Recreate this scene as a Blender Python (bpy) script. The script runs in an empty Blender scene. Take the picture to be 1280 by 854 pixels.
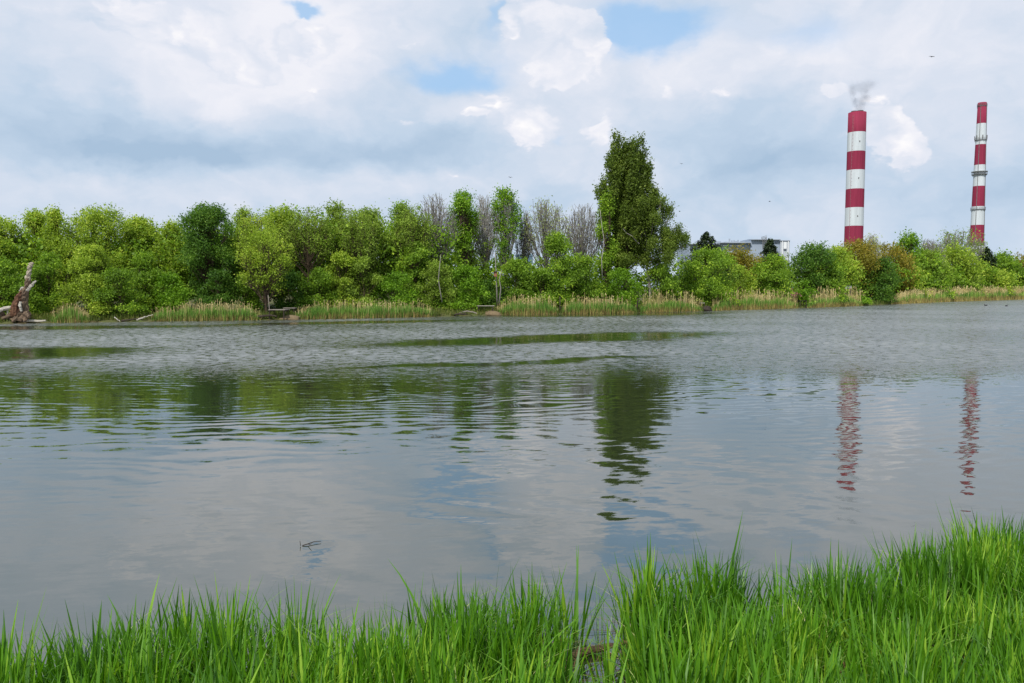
import bpy, bmesh, math, random
import numpy as np
R = math.radians
random.seed(7)
rng = np.random.default_rng(7)
S = bpy.context.scene
COL = S.collection

# ------------------------------------------------------------------ camera
F, CX, CY, CAMZ, PITCH = 980.0, 640.0, 427.0, 3.2, R(3.9)
cam = bpy.data.objects.new('camera', bpy.data.cameras.new('camera'))
COL.objects.link(cam)
cam.location = (0, 0, CAMZ)
cam.rotation_euler = (R(90) - PITCH, 0, 0)
cam.data.sensor_width = 36
cam.data.lens = F / 1280 * 36
cam.data.clip_start = 0.1
cam.data.clip_end = 20000
S.camera = cam

def ray(px, py):
    a, b = (px - CX) / F, (CY - py) / F
    return np.array([a, math.cos(PITCH) + b * math.sin(PITCH), -math.sin(PITCH) + b * math.cos(PITCH)])
def atY(px, py, Y):
    d = ray(px, py)
    return np.array([0, 0, CAMZ]) + d * (Y / d[1])
def atZ(px, py, z=0.0):
    d = ray(px, py)
    return np.array([0, 0, CAMZ]) + d * ((z - CAMZ) / d[2])
def azel(px, py):
    d = ray(px, py)
    return math.atan2(d[0], d[1]), math.atan2(d[2], math.hypot(d[0], d[1]))

# ------------------------------------------------------------------ node expression helper
class E:
    def __init__(s, nt, v): s.nt, s.v = nt, v
    def _m(s, op, *o, clamp=False):
        n = s.nt.nodes.new('ShaderNodeMath'); n.operation = op; n.use_clamp = clamp
        for i, x in enumerate((s,) + o):
            x = x.v if isinstance(x, E) else x
            if isinstance(x, (int, float)): n.inputs[i].default_value = x
            else: s.nt.links.new(x, n.inputs[i])
        return E(s.nt, n.outputs[0])
    def __add__(s, o): return s._m('ADD', o)
    __radd__ = __add__
    def __mul__(s, o): return s._m('MULTIPLY', o)
    __rmul__ = __mul__
    def __sub__(s, o): return s._m('SUBTRACT', o)
    def __rsub__(s, o): return E(s.nt, o)._m('SUBTRACT', s)
    def __truediv__(s, o): return s._m('DIVIDE', o)
    def pw(s, o): return s._m('POWER', o)
    def f(s, op, *o): return s._m(op, *o)
    def clamp(s): return s._m('ADD', 0.0, clamp=True)
    def smooth(s, a, b):
        n = s.nt.nodes.new('ShaderNodeMapRange'); n.interpolation_type = 'SMOOTHSTEP'
        s.nt.links.new(s.v, n.inputs[0]); n.inputs[1].default_value = a; n.inputs[2].default_value = b
        return E(s.nt, n.outputs[0])
def comb(nt, x, y, z=0.0):
    n = nt.nodes.new('ShaderNodeCombineXYZ')
    for i, v in enumerate((x, y, z)):
        if isinstance(v, E): nt.links.new(v.v, n.inputs[i])
        else: n.inputs[i].default_value = v
    return n.outputs[0]
def noise(nt, vec, scale, detail=2.0, rough=0.5, out='Fac', dim='3D', w=0.0, dist=0.0):
    n = nt.nodes.new('ShaderNodeTexNoise'); n.noise_dimensions = dim
    nt.links.new(vec, n.inputs['Vector'])
    n.inputs['Scale'].default_value = scale; n.inputs['Detail'].default_value = detail
    n.inputs['Roughness'].default_value = rough; n.inputs['Distortion'].default_value = dist
    if dim == '4D': n.inputs['W'].default_value = w
    o = n.outputs['Fac' if out == 'Fac' else 'Color']
    return E(nt, o) if out == 'Fac' else o
def sep(nt, v):
    n = nt.nodes.new('ShaderNodeSeparateXYZ'); nt.links.new(v, n.inputs[0])
    return [E(nt, o) for o in n.outputs]
def mixc(nt, fac, a, b):
    n = nt.nodes.new('ShaderNodeMix'); n.data_type = 'RGBA'
    for i, v in ((0, fac), (6, a), (7, b)):
        v = v.v if isinstance(v, E) else v
        if isinstance(v, (int, float)): n.inputs[i].default_value = v
        elif isinstance(v, (tuple, list)): n.inputs[i].default_value = (*v, 1) if len(v) == 3 else v
        else: nt.links.new(v, n.inputs[i])
    return n.outputs[2]
def ramp(nt, fac, stops, interp='LINEAR'):
    n = nt.nodes.new('ShaderNodeValToRGB'); n.color_ramp.interpolation = interp
    e = n.color_ramp.elements
    while len(e) < len(stops): e.new(0.5)
    for k, (p, c) in zip(e, stops): k.position = p; k.color = (*c, 1)
    nt.links.new(fac.v if isinstance(fac, E) else fac, n.inputs[0])
    return n.outputs[0]

# ------------------------------------------------------------------ sky and sun
SUN_EL, SUN_AZ = R(50), R(205)          # azimuth clockwise from +Y: behind the camera, slightly left
SKYK = 0.10
W = bpy.data.worlds.new('World'); S.world = W; W.use_nodes = True
nt = W.node_tree; nt.nodes.clear()
bg = nt.nodes.new('ShaderNodeBackground'); bg.inputs[1].default_value = SKYK
wo = nt.nodes.new('ShaderNodeOutputWorld'); nt.links.new(bg.outputs[0], wo.inputs[0])
sky = nt.nodes.new('ShaderNodeTexSky'); sky.sky_type = 'NISHITA'; sky.sun_disc = False
sky.sun_elevation = SUN_EL; sky.sun_rotation = SUN_AZ; sky.air_density = 1.0; sky.dust_density = 0.6
tc = nt.nodes.new('ShaderNodeTexCoord')
x, y, z = sep(nt, tc.outputs['Generated'])
az0 = x._m('ARCTAN2', y)
el0 = z.f('ARCSINE')
v0 = comb(nt, az0, el0 * 1.7)
wn = noise(nt, v0, 7.0, 5, 0.6, 'Color')
wx, wy, wz = sep(nt, wn)
az = az0 + (wx - 0.5) * 0.13
el = el0 + (wy - 0.5) * 0.085
def blob(px, py, sx, sy, w):
    a, e = azel(px, py)
    u = (az - a) * (F / sx); v = (el - e) * (F / sy)
    return (u * u + v * v).f('MULTIPLY', -1.0).f('EXPONENT') * w
def total(lst):
    t = None
    for b in lst:
        q = blob(*b); t = q if t is None else t + q
    return t
vv = comb(nt, az, el * 1.5, 0.3)
fb = noise(nt, vv, 5.0, 8, 0.55)
fb2 = noise(nt, vv, 16.0, 7, 0.62)
soft = total([(190, 55, 170, 55, .28), (400, 35, 80, 45, .5), (330, 120, 110, 45, .22), (130, 215, 55, 22, .28),
              (470, 225, 170, 24, .2), (690, 70, 75, 60, .16), (680, 165, 90, 55, .08), (880, 90, 90, 50, .25),
              (1110, 60, 210, 80, .22), (1130, 190, 70, 50, .12), (1230, 150, 60, 60, .08), (1000, 280, 60, 20, .15),
              (60, 150, 160, 50, -.28), (240, 195, 200, 26, -.45), (470, 180, 110, 30, -.25), (560, 190, 70, 40, -.15),
              (890, 175, 100, 45, -.28), (1010, 205, 90, 35, -.2), (1240, 240, 80, 60, -.15), (620, 40, 40, 25, -.3),
              (540, 85, 60, 25, -.15), (-250, 100, 200, 90, .2), (300, -160, 400, 90, .28), (1000, -170, 300, 90, -.15)])
cum = total([(210, 40, 130, 36, .55), (400, 38, 48, 26, .56), (645, 12, 34, 26, .66), (712, 52, 42, 34, .74),
             (520, 147, 17, 10, .42), (592, 150, 14, 10, .42), (655, 152, 46, 32, .66), (505, 52, 34, 13, .3),
             (740, 168, 34, 22, .46), (310, 85, 60, 26, .34), (110, 25, 50, 20, .25), (690, 95, 30, 30, .35), (950, 60, 60, 14, .2), (870, 108, 60, 26, .36), (790, 75, 40, 14, .25), (600, 110, 30, 14, .3), (1044, 117, 24, 9, .62), (1100, 168, 32, 28, .75),
             (1145, 196, 26, 22, .55), (1066, 178, 34, 12, .25), (1242, 36, 17, 14, .42), (960, 245, 16, 6, .3), (1003, 285, 18, 9, .32),
             (430, 120, 60, 16, .25), (140, 215, 40, 11, .3), (560, 222, 60, 9, .22)])
vo = nt.nodes.new('ShaderNodeTexVoronoi'); vo.feature = 'SMOOTH_F1'; nt.links.new(comb(nt, az + (fb2 - 0.5) * 0.03, el * 1.35 + (fb2 - 0.5) * 0.03, 0.7), vo.inputs['Vector'])
vo.inputs['Scale'].default_value = 17.0; vo.inputs['Detail'].default_value = 2.0; vo.inputs['Smoothness'].default_value = 0.35
puff = 0.85 - E(nt, vo.outputs['Distance'])
cq = cum * 1.15 + (fb2 - 0.5) * 0.50 + (puff - 0.55) * 0.42
cumm = cq.smooth(0.15, 0.27) * 0.75 + cq.smooth(0.0, 0.45) * 0.25
T = (soft + 0.52 + (fb - 0.5) * 0.8 + (fb2 - 0.5) * 0.30 + (puff - 0.5) * 0.16).clamp()
T = T.f('MINIMUM', 0.82)
T = (T + cumm * ((0.99 + (fb2 - 0.5) * 0.5 + (puff - 0.55) * 0.55) - T)).clamp()
cloud = ramp(nt, T, [(0.0, (0.40, 0.54, 0.71)), (0.3, (0.54, 0.66, 0.81)), (0.6, (0.73, 0.78, 0.885)), (0.8, (0.86, 0.87, 0.94)), (1.0, (1.03, 1.01, 1.01))])
holes = total([(385, 2, 26, 9, 1.3), (560, 88, 70, 20, .95), (780, 38, 70, 28, 1.05), (850, 20, 60, 30, .7), (990, 35, 70, 30, .5), (625, 25, 16, 22, .6), (695, 170, 14, 14, .4), (700, -120, 160, 50, .6)])
hm = (holes + (fb - 0.5) * 0.8 - cumm * 0.8).smooth(0.12, 0.95)
sc_ = nt.nodes.new('ShaderNodeVectorMath'); sc_.operation = 'SCALE'; nt.links.new(cloud, sc_.inputs[0]); sc_.inputs['Scale'].default_value = 1 / SKYK
skc = mixc(nt, 0.7, sky.outputs[0], (0.42 / SKYK, 0.70 / SKYK, 1.05 / SKYK))   # thin high veil over the blue
res = mixc(nt, hm * 0.85, sc_.outputs[0], skc)
hz = el0.smooth(-0.02, 0.10)
res = mixc(nt, (1.0 - hz) * 0.55, res, (0.66 / SKYK, 0.76 / SKYK, 0.90 / SKYK))
nt.links.new(res, bg.inputs[0])
W.cycles.sampling_method = 'MANUAL'; W.cycles.sample_map_resolution = 512

sd = bpy.data.lights.new('sun', 'SUN'); sd.energy = 3.9; sd.angle = R(0.5); sd.color = (1, 0.95, 0.87)
so = bpy.data.objects.new('sun', sd); COL.objects.link(so)
so.rotation_euler = (R(90) - SUN_EL, 0, -SUN_AZ + math.pi) if False else (0, 0, 0)
from mathutils import Vector, Matrix
sdir = Vector((math.sin(SUN_AZ) * math.cos(SUN_EL), math.cos(SUN_AZ) * math.cos(SUN_EL), math.sin(SUN_EL)))
so.rotation_euler = sdir.to_track_quat('Z', 'Y').to_euler()
so.location = (0, -20, 60)
S.view_settings.view_transform = 'Standard'; S.view_settings.look = 'None'
S.view_settings.exposure = 0.0; S.view_settings.gamma = 1.0; S.view_settings.use_curve_mapping = False
S.cycles.max_bounces = 6; S.cycles.diffuse_bounces = 2; S.cycles.glossy_bounces = 3; S.cycles.transmission_bounces = 3
S.cycles.volume_bounces = 1; S.cycles.transparent_max_bounces = 4
S.cycles.use_denoising = True
S.cycles.sample_clamp_indirect = 6

# ------------------------------------------------------------------ object helpers
def tag(o, label=None, cat=None, group=None, kind=None):
    for k, v in (('label', label), ('category', cat), ('group', group), ('kind', kind)):
        if v: o[k] = v
    return o
def empty(name, loc, label, cat, group=None, kind=None, rz=0):
    o = bpy.data.objects.new(name, None); COL.objects.link(o); o.location = tuple(loc); o.rotation_euler = (0, 0, rz)
    o.empty_display_size = 0.5
    return tag(o, label, cat, group, kind)
def mesh_obj(name, verts, faces, mat, parent=None, smooth=False, mats=None, midx=None, loc=None):
    me = bpy.data.meshes.new(name)
    if isinstance(faces, np.ndarray):
        n, k = faces.shape
        me.vertices.add(len(verts)); me.vertices.foreach_set('co', np.asarray(verts, np.float32).ravel())
        me.loops.add(n * k); me.loops.foreach_set('vertex_index', faces.astype(np.int32).ravel())
        me.polygons.add(n); me.polygons.foreach_set('loop_start', (np.arange(n) * k).astype(np.int32))
        me.update(calc_edges=True)
    else:
        me.from_pydata([tuple(v) for v in verts], [], faces)
    for m in (mats or [mat]): me.materials.append(m)
    if midx is not None: me.polygons.foreach_set('material_index', np.asarray(midx, np.int32))
    if smooth: me.polygons.foreach_set('use_smooth', np.ones(len(me.polygons), bool))
    o = bpy.data.objects.new(name, me); COL.objects.link(o)
    if parent: o.parent = parent
    if loc is not None: o.location = tuple(loc)
    return o
class MB:
    def __init__(s): s.v, s.f, s.m = [], [], []
    def add(s, vs, fs, m=0):
        b = len(s.v); s.v += [tuple(map(float, v)) for v in vs]; s.f += [tuple(i + b for i in f) for f in fs]; s.m += [m] * len(fs)
    def box(s, c, size, rot=None, m=0, taper=1.0):
        hx, hy, hz = (q / 2 for q in size); vs = []
        for dz in (-1, 1):
            k = taper if dz > 0 else 1
            for dx, dy in ((-1, -1), (1, -1), (1, 1), (-1, 1)): vs.append(Vector((dx * hx * k, dy * hy * k, dz * hz)))
        if rot: vs = [rot @ v for v in vs]
        vs = [v + Vector(c) for v in vs]
        s.add(vs, [(3, 2, 1, 0), (4, 5, 6, 7), (0, 1, 5, 4), (1, 2, 6, 5), (2, 3, 7, 6), (3, 0, 4, 7)], m)
    def tube(s, pts, rad, n=10, cap=True, m=0, jit=0.0, rnd=random):
        pts = [Vector(p) for p in pts]; vs = []; L = len(pts)
        for i, p in enumerate(pts):
            t = (pts[min(i + 1, L - 1)] - pts[max(i - 1, 0)]).normalized()
            a = t.orthogonal().normalized() if abs(t.z) > .9 else t.cross(Vector((0, 0, 1))).normalized()
            if i and a.dot(pa) < 0: a = -a
            pa = a; b = t.cross(a)
            for k in range(n):
                an = 2 * math.pi * k / n; rr = rad[i] * (1 + jit * (rnd.random() - .5) * 2)
                vs.append(p + (a * math.cos(an) + b * math.sin(an)) * rr)
        fs = [(i * n + k, i * n + (k + 1) % n, (i + 1) * n + (k + 1) % n, (i + 1) * n + k) for i in range(L - 1) for k in range(n)]
        if cap: fs += [tuple(range(n - 1, -1, -1)), tuple((L - 1) * n + k for k in range(n))]
        s.add(vs, fs, m)
    def ring(s, prof, n=40, m=0, close=False):            # lathe about z: prof [(r,z)]
        vs = [(r * math.cos(2 * math.pi * k / n), r * math.sin(2 * math.pi * k / n), z) for r, z in prof for k in range(n)]
        L = len(prof); mi = m
        rng_ = range(L if close else L - 1)
        for i in rng_:
            j = (i + 1) % L
            s_ = [(i * n + k, i * n + (k + 1) % n, j * n + (k + 1) % n, j * n + k) for k in range(n)]
            if i == 0: s.add(vs, s_, mi[i] if isinstance(mi, list) else mi); base = len(s.v) - len(vs)
            else:
                s.f += [tuple(q + base for q in f) for f in s_]; s.m += [mi[i] if isinstance(mi, list) else mi] * n
    def build(s, name, mats, parent=None, smooth=False, loc=None):
        mats = mats if isinstance(mats, list) else [mats]
        return mesh_obj(name, s.v, s.f, None, parent, smooth, mats, s.m, loc)

def newmat(name):
    m = bpy.data.materials.new(name); m.use_nodes = True; nt = m.node_tree
    return m, nt, nt.nodes['Principled BSDF'], nt.nodes['Material Output']
def simple(name, col, rough=0.7, var=0.25, scale=3.0, spec=0.3, bump=0.0, col2=None, stretch=(1, 1, 1)):
    m, nt, p, o = newmat(name)
    tc = nt.nodes.new('ShaderNodeTexCoord')
    mp = nt.nodes.new('ShaderNodeMapping'); nt.links.new(tc.outputs['Object'], mp.inputs[0]); mp.inputs['Scale'].default_value = stretch
    f = noise(nt, mp.outputs[0], scale, 6, 0.6)
    c2 = col2 or tuple(c * (1 - var) for c in col)
    c1 = tuple(min(1, c * (1 + var * .6)) for c in col)
    nt.links.new(ramp(nt, f, [(0.3, c2), (0.7, c1)]), p.inputs['Base Color'])
    p.inputs['Roughness'].default_value = rough; p.inputs['Specular IOR Level'].default_value = spec
    if bump:
        b = nt.nodes.new('ShaderNodeBump'); b.inputs['Distance'].default_value = bump; b.inputs['Strength'].default_value = 1
        nt.links.new(f.v, b.inputs['Height']); nt.links.new(b.outputs[0], p.inputs['Normal'])
    return m
def leafmat(name, c1, c2, c3=None, trans=0.42, nscale=0.35, rough=0.55, spec=0.25):
    m, nt, p, o = newmat(name)
    g = nt.nodes.new('ShaderNodeNewGeometry')
    tc = nt.nodes.new('ShaderNodeTexCoord')
    f = noise(nt, tc.outputs['Object'], nscale, 2, 0.5)
    rnd = E(nt, g.outputs['Random Per Island'])
    k = ((f - 0.5) * 1.5 + rnd * 0.75 + 0.12).clamp()
    stops = [(0.0, c1), (0.7, c2)] + ([(1.0, c3)] if c3 else [])
    c = ramp(nt, k, stops)
    nt.links.new(c, p.inputs['Base Color'])
    p.inputs['Roughness'].default_value = rough; p.inputs['Specular IOR Level'].default_value = spec
    t = nt.nodes.new('ShaderNodeBsdfTranslucent')
    hs = nt.nodes.new('ShaderNodeHueSaturation'); hs.inputs['Value'].default_value = 1.25; hs.inputs['Saturation'].default_value = 1.05
    nt.links.new(c, hs.inputs['Color']); nt.links.new(hs.outputs[0], t.inputs[0])
    mx = nt.nodes.new('ShaderNodeMixShader'); mx.inputs[0].default_value = trans
    nt.links.new(p.outputs[0], mx.inputs[1]); nt.links.new(t.outputs[0], mx.inputs[2]); nt.links.new(mx.outputs[0], o.inputs[0])
    return m

# ------------------------------------------------------------------ terrain
BANK = [(-1400, 425), (-700, 414), (-200, 408), (0, 405), (60, 404), (200, 402), (360, 400), (540, 396.5), (620, 394), (780, 391.5), (880, 389), (940, 387.3),
        (1000, 385.5), (1080, 382.5), (1140, 379.5), (1200, 377), (1280, 374.6), (1400, 372), (1700, 369), (2400, 368)]
BX = np.array([b[0] for b in BANK], float); BY = np.array([b[1] for b in BANK], float)
def bank(px):                                    # depth (world Y) of the far waterline at this bearing
    return atZ(px, float(np.interp(px, BX, BY)), 0)[1]
def radial(px, dist):                            # point `dist` metres behind the waterline, on the ground, same bearing
    Y = bank(px) + dist
    return np.array([(px - CX) / F * Y * 1.0 / (math.cos(PITCH) + 0.069 * math.sin(PITCH)), Y])
GP = [(-6, -1.2), (-0.6, -0.25), (0.15, 0.12), (0.8, 0.32), (3, 0.5), (8, 0.7), (20, 0.9), (60, 1.1), (300, 1.3), (4000, 1.5)]
def gz(dist): return float(np.interp(dist, [g[0] for g in GP], [g[1] for g in GP]))
pxs = list(np.concatenate([np.arange(-1400, 0, 60), np.arange(0, 1300, 6), np.arange(1300, 2401, 60)]))
vs, fs = [], []
cols = [-6, -0.6, 0.15, 0.8, 2, 4, 8, 14, 20, 40, 60, 150, 300, 1200, 4000]
for i, px in enumerate(pxs):
    for j, d in enumerate(cols):
        jit = (rng.random() - .5) * 0.5 if d < 2 and 0 <= px <= 1290 else 0
        q = radial(px, d + jit); vs.append((q[0], q[1], gz(d) + (rng.random() - .5) * (0.1 if 0 < d < 20 else 0)))
n = len(cols)
for i in range(len(pxs) - 1):
    for j in range(n - 1): fs.append((i * n + j, (i + 1) * n + j, (i + 1) * n + j + 1, i * n + j + 1))
m_bank = simple('bank_soil', (0.075, 0.095, 0.03), 0.95, 0.4, 0.6, 0.1, 0.05, col2=(0.09, 0.065, 0.035))
tag(mesh_obj('far_bank_ground', vs, fs, m_bank, smooth=True), kind='structure')

# near bank: rises from under the water to where the photographer stands
m_mud = simple('mud', (0.055, 0.042, 0.025), 0.85, 0.5, 4.0, 0.4, 0.03, col2=(0.03, 0.026, 0.014))
prof = [(-400, 1.9), (-20, 1.75), (0.5, 1.6), (2.2, 1.0), (4.0, 0.22), (5.0, 0.07), (5.7, -0.03), (6.6, -0.14), (9.5, -0.5), (14, -1.4), (40, -2.2)]
vs, fs = [], []
xs = list(np.concatenate([[-900, -100, -30], np.arange(-14, 15, 0.35), [30, 100, 900]]))
for xx in xs:
    for yy, zz in prof:
        j = (rng.random() - .5) * (0.05 if 0 < yy < 9 else 0)
        vs.append((xx, yy + 0.5 * math.sin(xx * .5) * (0 < yy < 9) * .4, zz + j))
n = len(prof)
for i in range(len(xs) - 1):
    for j in range(n - 1): fs.append((i * n + j, (i + 1) * n + j, (i + 1) * n + j + 1, i * n + j + 1))
tag(mesh_obj('near_bank_ground', vs, fs, m_mud, smooth=True), kind='structure')

# ------------------------------------------------------------------ water
m, nt, p, o = newmat('lake_water')
g = nt.nodes.new('ShaderNodeNewGeometry'); pos = g.outputs['Position']
X, Y, Z = sep(nt, pos)
def seg(p0, p1, wid, edge=0.5):                      # soft mask around a straight streak on the lake
    (x0, y0), (x1, y1) = p0, p1
    L = math.hypot(x1 - x0, y1 - y0); c, s_ = (x1 - x0) / L, (y1 - y0) / L
    u = (Xw - (x0 + x1) / 2) * c + (Yw - (y0 + y1) / 2) * s_
    v = (Yw - (y0 + y1) / 2) * c - (Xw - (x0 + x1) / 2) * s_
    u = u * (2 / L); v = v / wid
    return 1.0 - (u.pw(2.0).f('ABSOLUTE') * 1.0 + v * v).f('SQRT').smooth(1 - edge, 1 + edge * .5)
wn = noise(nt, pos, 0.16, 4, 0.6, 'Color'); nx_, ny_, _ = sep(nt, wn)
Xw = X + (nx_ - 0.5) * 9.0; Yw = Y + (ny_ - 0.5) * 5.0
def w2(px, py): q = atZ(px, py, 0); return (q[0], q[1])
calm = seg(w2(-420, 446), w2(225, 440), 5.0)
for a in [seg(w2(390, 434), w2(930, 415), 4.2), seg(w2(-700, 419), w2(300, 407), 4.0, .5), seg(w2(250, 407), w2(600, 400), 3.0, .5), seg(w2(560, 396), w2(900, 391), 6.0, .6), seg(w2(400, 462), w2(860, 446), 1.0)]:
    calm = calm.f('MAXIMUM', a)
nearc = 1.0 - Y.smooth(24.0, 37.0)                  # the sheltered near water is smooth
big = noise(nt, pos, 0.07, 3, 0.55)
rough = (1.0 - calm * 0.93) * (1.0 - nearc) * (0.15 + big * 1.7)
# fine wind chop
na = comb(nt, X * 1.0, Y * 1.6)
cx_, cy_, _ = sep(nt, noise(nt, na, 7.5, 2, 0.65, 'Color'))
dx_, dy_, _ = sep(nt, noise(nt, comb(nt, X * 0.75, Y * 2.1, 7.3), 1.1, 2, 0.5, 'Color'))
fx_, fy_, _ = sep(nt, noise(nt, comb(nt, X * 0.9 + Y * .25, Y * 3.0 - X * .5, 3.3), 2.2, 3, 0.55, 'Color'))
# ripple trains (concentric arcs)
def train(cx, cy, lam, distn, seedz):
    ddx = X - cx; ddy = Y - cy
    r_ = (ddx * ddx + ddy * ddy).f('SQRT')
    nz = noise(nt, comb(nt, X * .6, Y * 1.0, seedz), 0.35, 3, 0.5)
    ph = (r_ * (2 * math.pi / lam) + nz * distn)
    s = ph.f('COSINE')
    return s * (ddx / r_), s * (ddy / r_)
t1x, t1y = train(-14, 95, 0.55, 40, 1.1)
t2x, t2y = train(30, 60, 0.8, 38, 4.7)
t3x, t3y = train(-30, -18, 0.85, 30, 9.2)
midz = Y.smooth(8.0, 18.0) * (1.0 - Y.smooth(30.0, 42.0))
patch = noise(nt, comb(nt, X * .5, Y, 2.2), 0.22, 3, 0.5).smooth(0.35, 0.65)
patch2 = noise(nt, comb(nt, X * .5, Y, 6.2), 0.3, 3, 0.5).smooth(0.38, 0.68)
a1 = midz * (0.35 + patch) * 0.020
a2 = (0.15 + patch2) * 0.010
a3 = (1.0 - Y.smooth(10.0, 24.0)) * (0.3 + patch2) * 0.019
sx = (cx_ - 0.5) * (rough * 0.65 + 0.022) + (dx_ - 0.5) * (0.022 + rough * 0.08) + (fx_ - 0.5) * 0.03 * patch2 + t1x * a1 + t2x * a2 + t3x * a3
sy = (cy_ - 0.5) * (rough * 0.85 + 0.030) + (dy_ - 0.5) * (0.045 + rough * 0.10) + (fy_ - 0.5) * 0.11 * (patch2 + .25) + t1y * a1 + t2y * a2 + t3y * a3
nv = comb(nt, sx, sy, 1.0)
nn = nt.nodes.new('ShaderNodeVectorMath'); nn.operation = 'NORMALIZE'; nt.links.new(nv, nn.inputs[0])
nt.links.new(nn.outputs[0], p.inputs['Normal'])
p.inputs['Base Color'].default_value = (0.022, 0.031, 0.014, 1)
nt.links.new((rough * 1.4 + 2.75).v, p.inputs['IOR']); grain = noise(nt, comb(nt, X * 0.8, Y * 0.8, 5.0), 2.4, 3, 0.8)
nt.links.new((rough * ((grain - 0.5) * 2.4 + 0.34) + 0.02).f('MAXIMUM', 0.02).v, p.inputs['Roughness'])
tag(mesh_obj('lake_water', [(-3000, -30, 0), (3000, -30, 0), (3000, 3000, 0), (-3000, 3000, 0)], [(0, 1, 2, 3)], m), kind='structure')

# ------------------------------------------------------------------ materials
BARK = simple('bark', (0.085, 0.062, 0.042), 0.9, 0.4, 6, 0.1)
BARKP = simple('pale_bark', (0.36, 0.34, 0.31), 0.85, 0.35, 5, 0.1)
BARKG = simple('grey_bark', (0.24, 0.225, 0.20), 0.9, 0.35, 6, 0.1)
BARKB = simple('white_bark', (0.62, 0.60, 0.54), 0.8, 0.35, 3, 0.1)
LM = {
    'mid':   leafmat('leaf_mid_green', (0.096, 0.179, 0.018), (0.230, 0.388, 0.032), (0.461, 0.620, 0.057)),
    'dark':  leafmat('leaf_deep_green', (0.047, 0.117, 0.018), (0.115, 0.233, 0.025), (0.211, 0.341, 0.043)),
    'fresh': leafmat('leaf_fresh_green', (0.085, 0.184, 0.012), (0.194, 0.367, 0.022), (0.342, 0.518, 0.050)),
    'lime':  leafmat('leaf_yellow_green', (0.144, 0.218, 0.020), (0.348, 0.492, 0.046), (0.615, 0.693, 0.103)),
    'olive': leafmat('leaf_olive', (0.127, 0.186, 0.026), (0.275, 0.408, 0.049), (0.466, 0.597, 0.093)),
    'pop':   leafmat('leaf_poplar', (0.058, 0.092, 0.015), (0.134, 0.203, 0.026), (0.260, 0.333, 0.055)),
    'birch': leafmat('leaf_birch', (0.068, 0.108, 0.015), (0.157, 0.234, 0.029), (0.287, 0.369, 0.066)),
    'rust':  leafmat('leaf_rusty_young', (0.164, 0.160, 0.020), (0.301, 0.271, 0.033), (0.466, 0.333, 0.055)),
    'pale':  leafmat('leaf_pale', (0.232, 0.290, 0.072), (0.435, 0.522, 0.145), (0.652, 0.696, 0.261)),
    'con':   leafmat('needles', (0.012, 0.028, 0.010), (0.030, 0.055, 0.018), (0.06, 0.09, 0.03), trans=0.1),
    'pink':  leafmat('pink_blossom', (0.40, 0.10, 0.13), (0.62, 0.28, 0.30), (0.75, 0.5, 0.5)),
}

# ------------------------------------------------------------------ tree building
def segs_mesh(name, segs, mat, parent, n=5):
    if not len(segs): return None
    A = np.array([s[0] for s in segs], float); B = np.array([s[1] for s in segs], float)
    ra = np.array([s[2] for s in segs]); rb = np.array([s[3] for s in segs])
    t = B - A; L = np.linalg.norm(t, axis=1, keepdims=True); t = t / np.maximum(L, 1e-6)
    ref = np.where(np.abs(t[:, 2:3]) > .9, np.array([[1., 0, 0]]), np.array([[0, 0, 1.]]))
    u = np.cross(t, ref); u /= np.linalg.norm(u, axis=1, keepdims=True); v = np.cross(t, u)
    V = []
    for k in range(n):
        a = 2 * math.pi * k / n; d = u * math.cos(a) + v * math.sin(a)
        V.append(A + d * ra[:, None]); V.append(B + d * rb[:, None])
    V = np.stack(V, 1).reshape(-1, 3)
    N = len(segs); b = (np.arange(N) * 2 * n)[:, None]
    Fs = np.concatenate([b + np.array([[2 * k, 2 * ((k + 1) % n), 2 * ((k + 1) % n) + 1, 2 * k + 1]]) for k in range(n)], 0)
    return mesh_obj(name, V, Fs, mat, parent, smooth=True)
def leaf_arrays(Pn, Nn, s, asp=0.62):
    r = rng.normal(size=Pn.shape); u = np.cross(Nn, r); u /= np.linalg.norm(u, axis=1, keepdims=True) + 1e-9
    v = np.cross(Nn, u); s = s[:, None]
    cup = Nn * s * 0.18
    V = np.stack([Pn - u * s, Pn - v * s * asp + cup, Pn + u * s, Pn + v * s * asp + cup], 1).reshape(-1, 3)
    return V, np.arange(len(Pn) * 4).reshape(-1, 4)
def leaves(name, Pn, Nn, s, mat, parent):
    V, Fs = leaf_arrays(Pn, Nn, s)
    return mesh_obj(name, V, Fs, mat, parent)
def unit(n):
    d = rng.normal(size=(n, 3)); return d / np.linalg.norm(d, axis=1, keepdims=True)
def lobe_leaves(lobes, total_n, out=0.5, shell=0.35, clump=9, csig=2.0, s=0.1, zs=0.9):
    """leaf positions: small sprays scattered through the outer shell of each lobe"""
    lobes = np.array(lobes, float)                      # x y z rx ry rz
    wts = (lobes[:, 3] * lobes[:, 5]) ** 1.0; wts /= wts.sum()
    nc = max(8, int(total_n / clump))
    idx = rng.choice(len(lobes), nc, p=wts)
    d = unit(nc); d[:, 2] = np.where(d[:, 2] < -0.35, -d[:, 2] * .6, d[:, 2])
    d /= np.linalg.norm(d, axis=1, keepdims=True)
    rad = 1 - shell * rng.random(nc) ** 1.1 + 0.16 * rng.normal(size=nc) * (rng.random(nc) < .35)
    c = lobes[idx, :3] + d * lobes[idx, 3:6] * rad[:, None]
    Pn = np.repeat(c, clump, 0) + rng.normal(size=(nc * clump, 3)) * np.array([csig, csig, csig * zs]) * s
    dd = np.repeat(d, clump, 0)
    N = dd * out + unit(len(dd)) * 0.75 + np.array([0, 0, .22])
    N /= np.linalg.norm(N, axis=1, keepdims=True)
    return Pn, N
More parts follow.
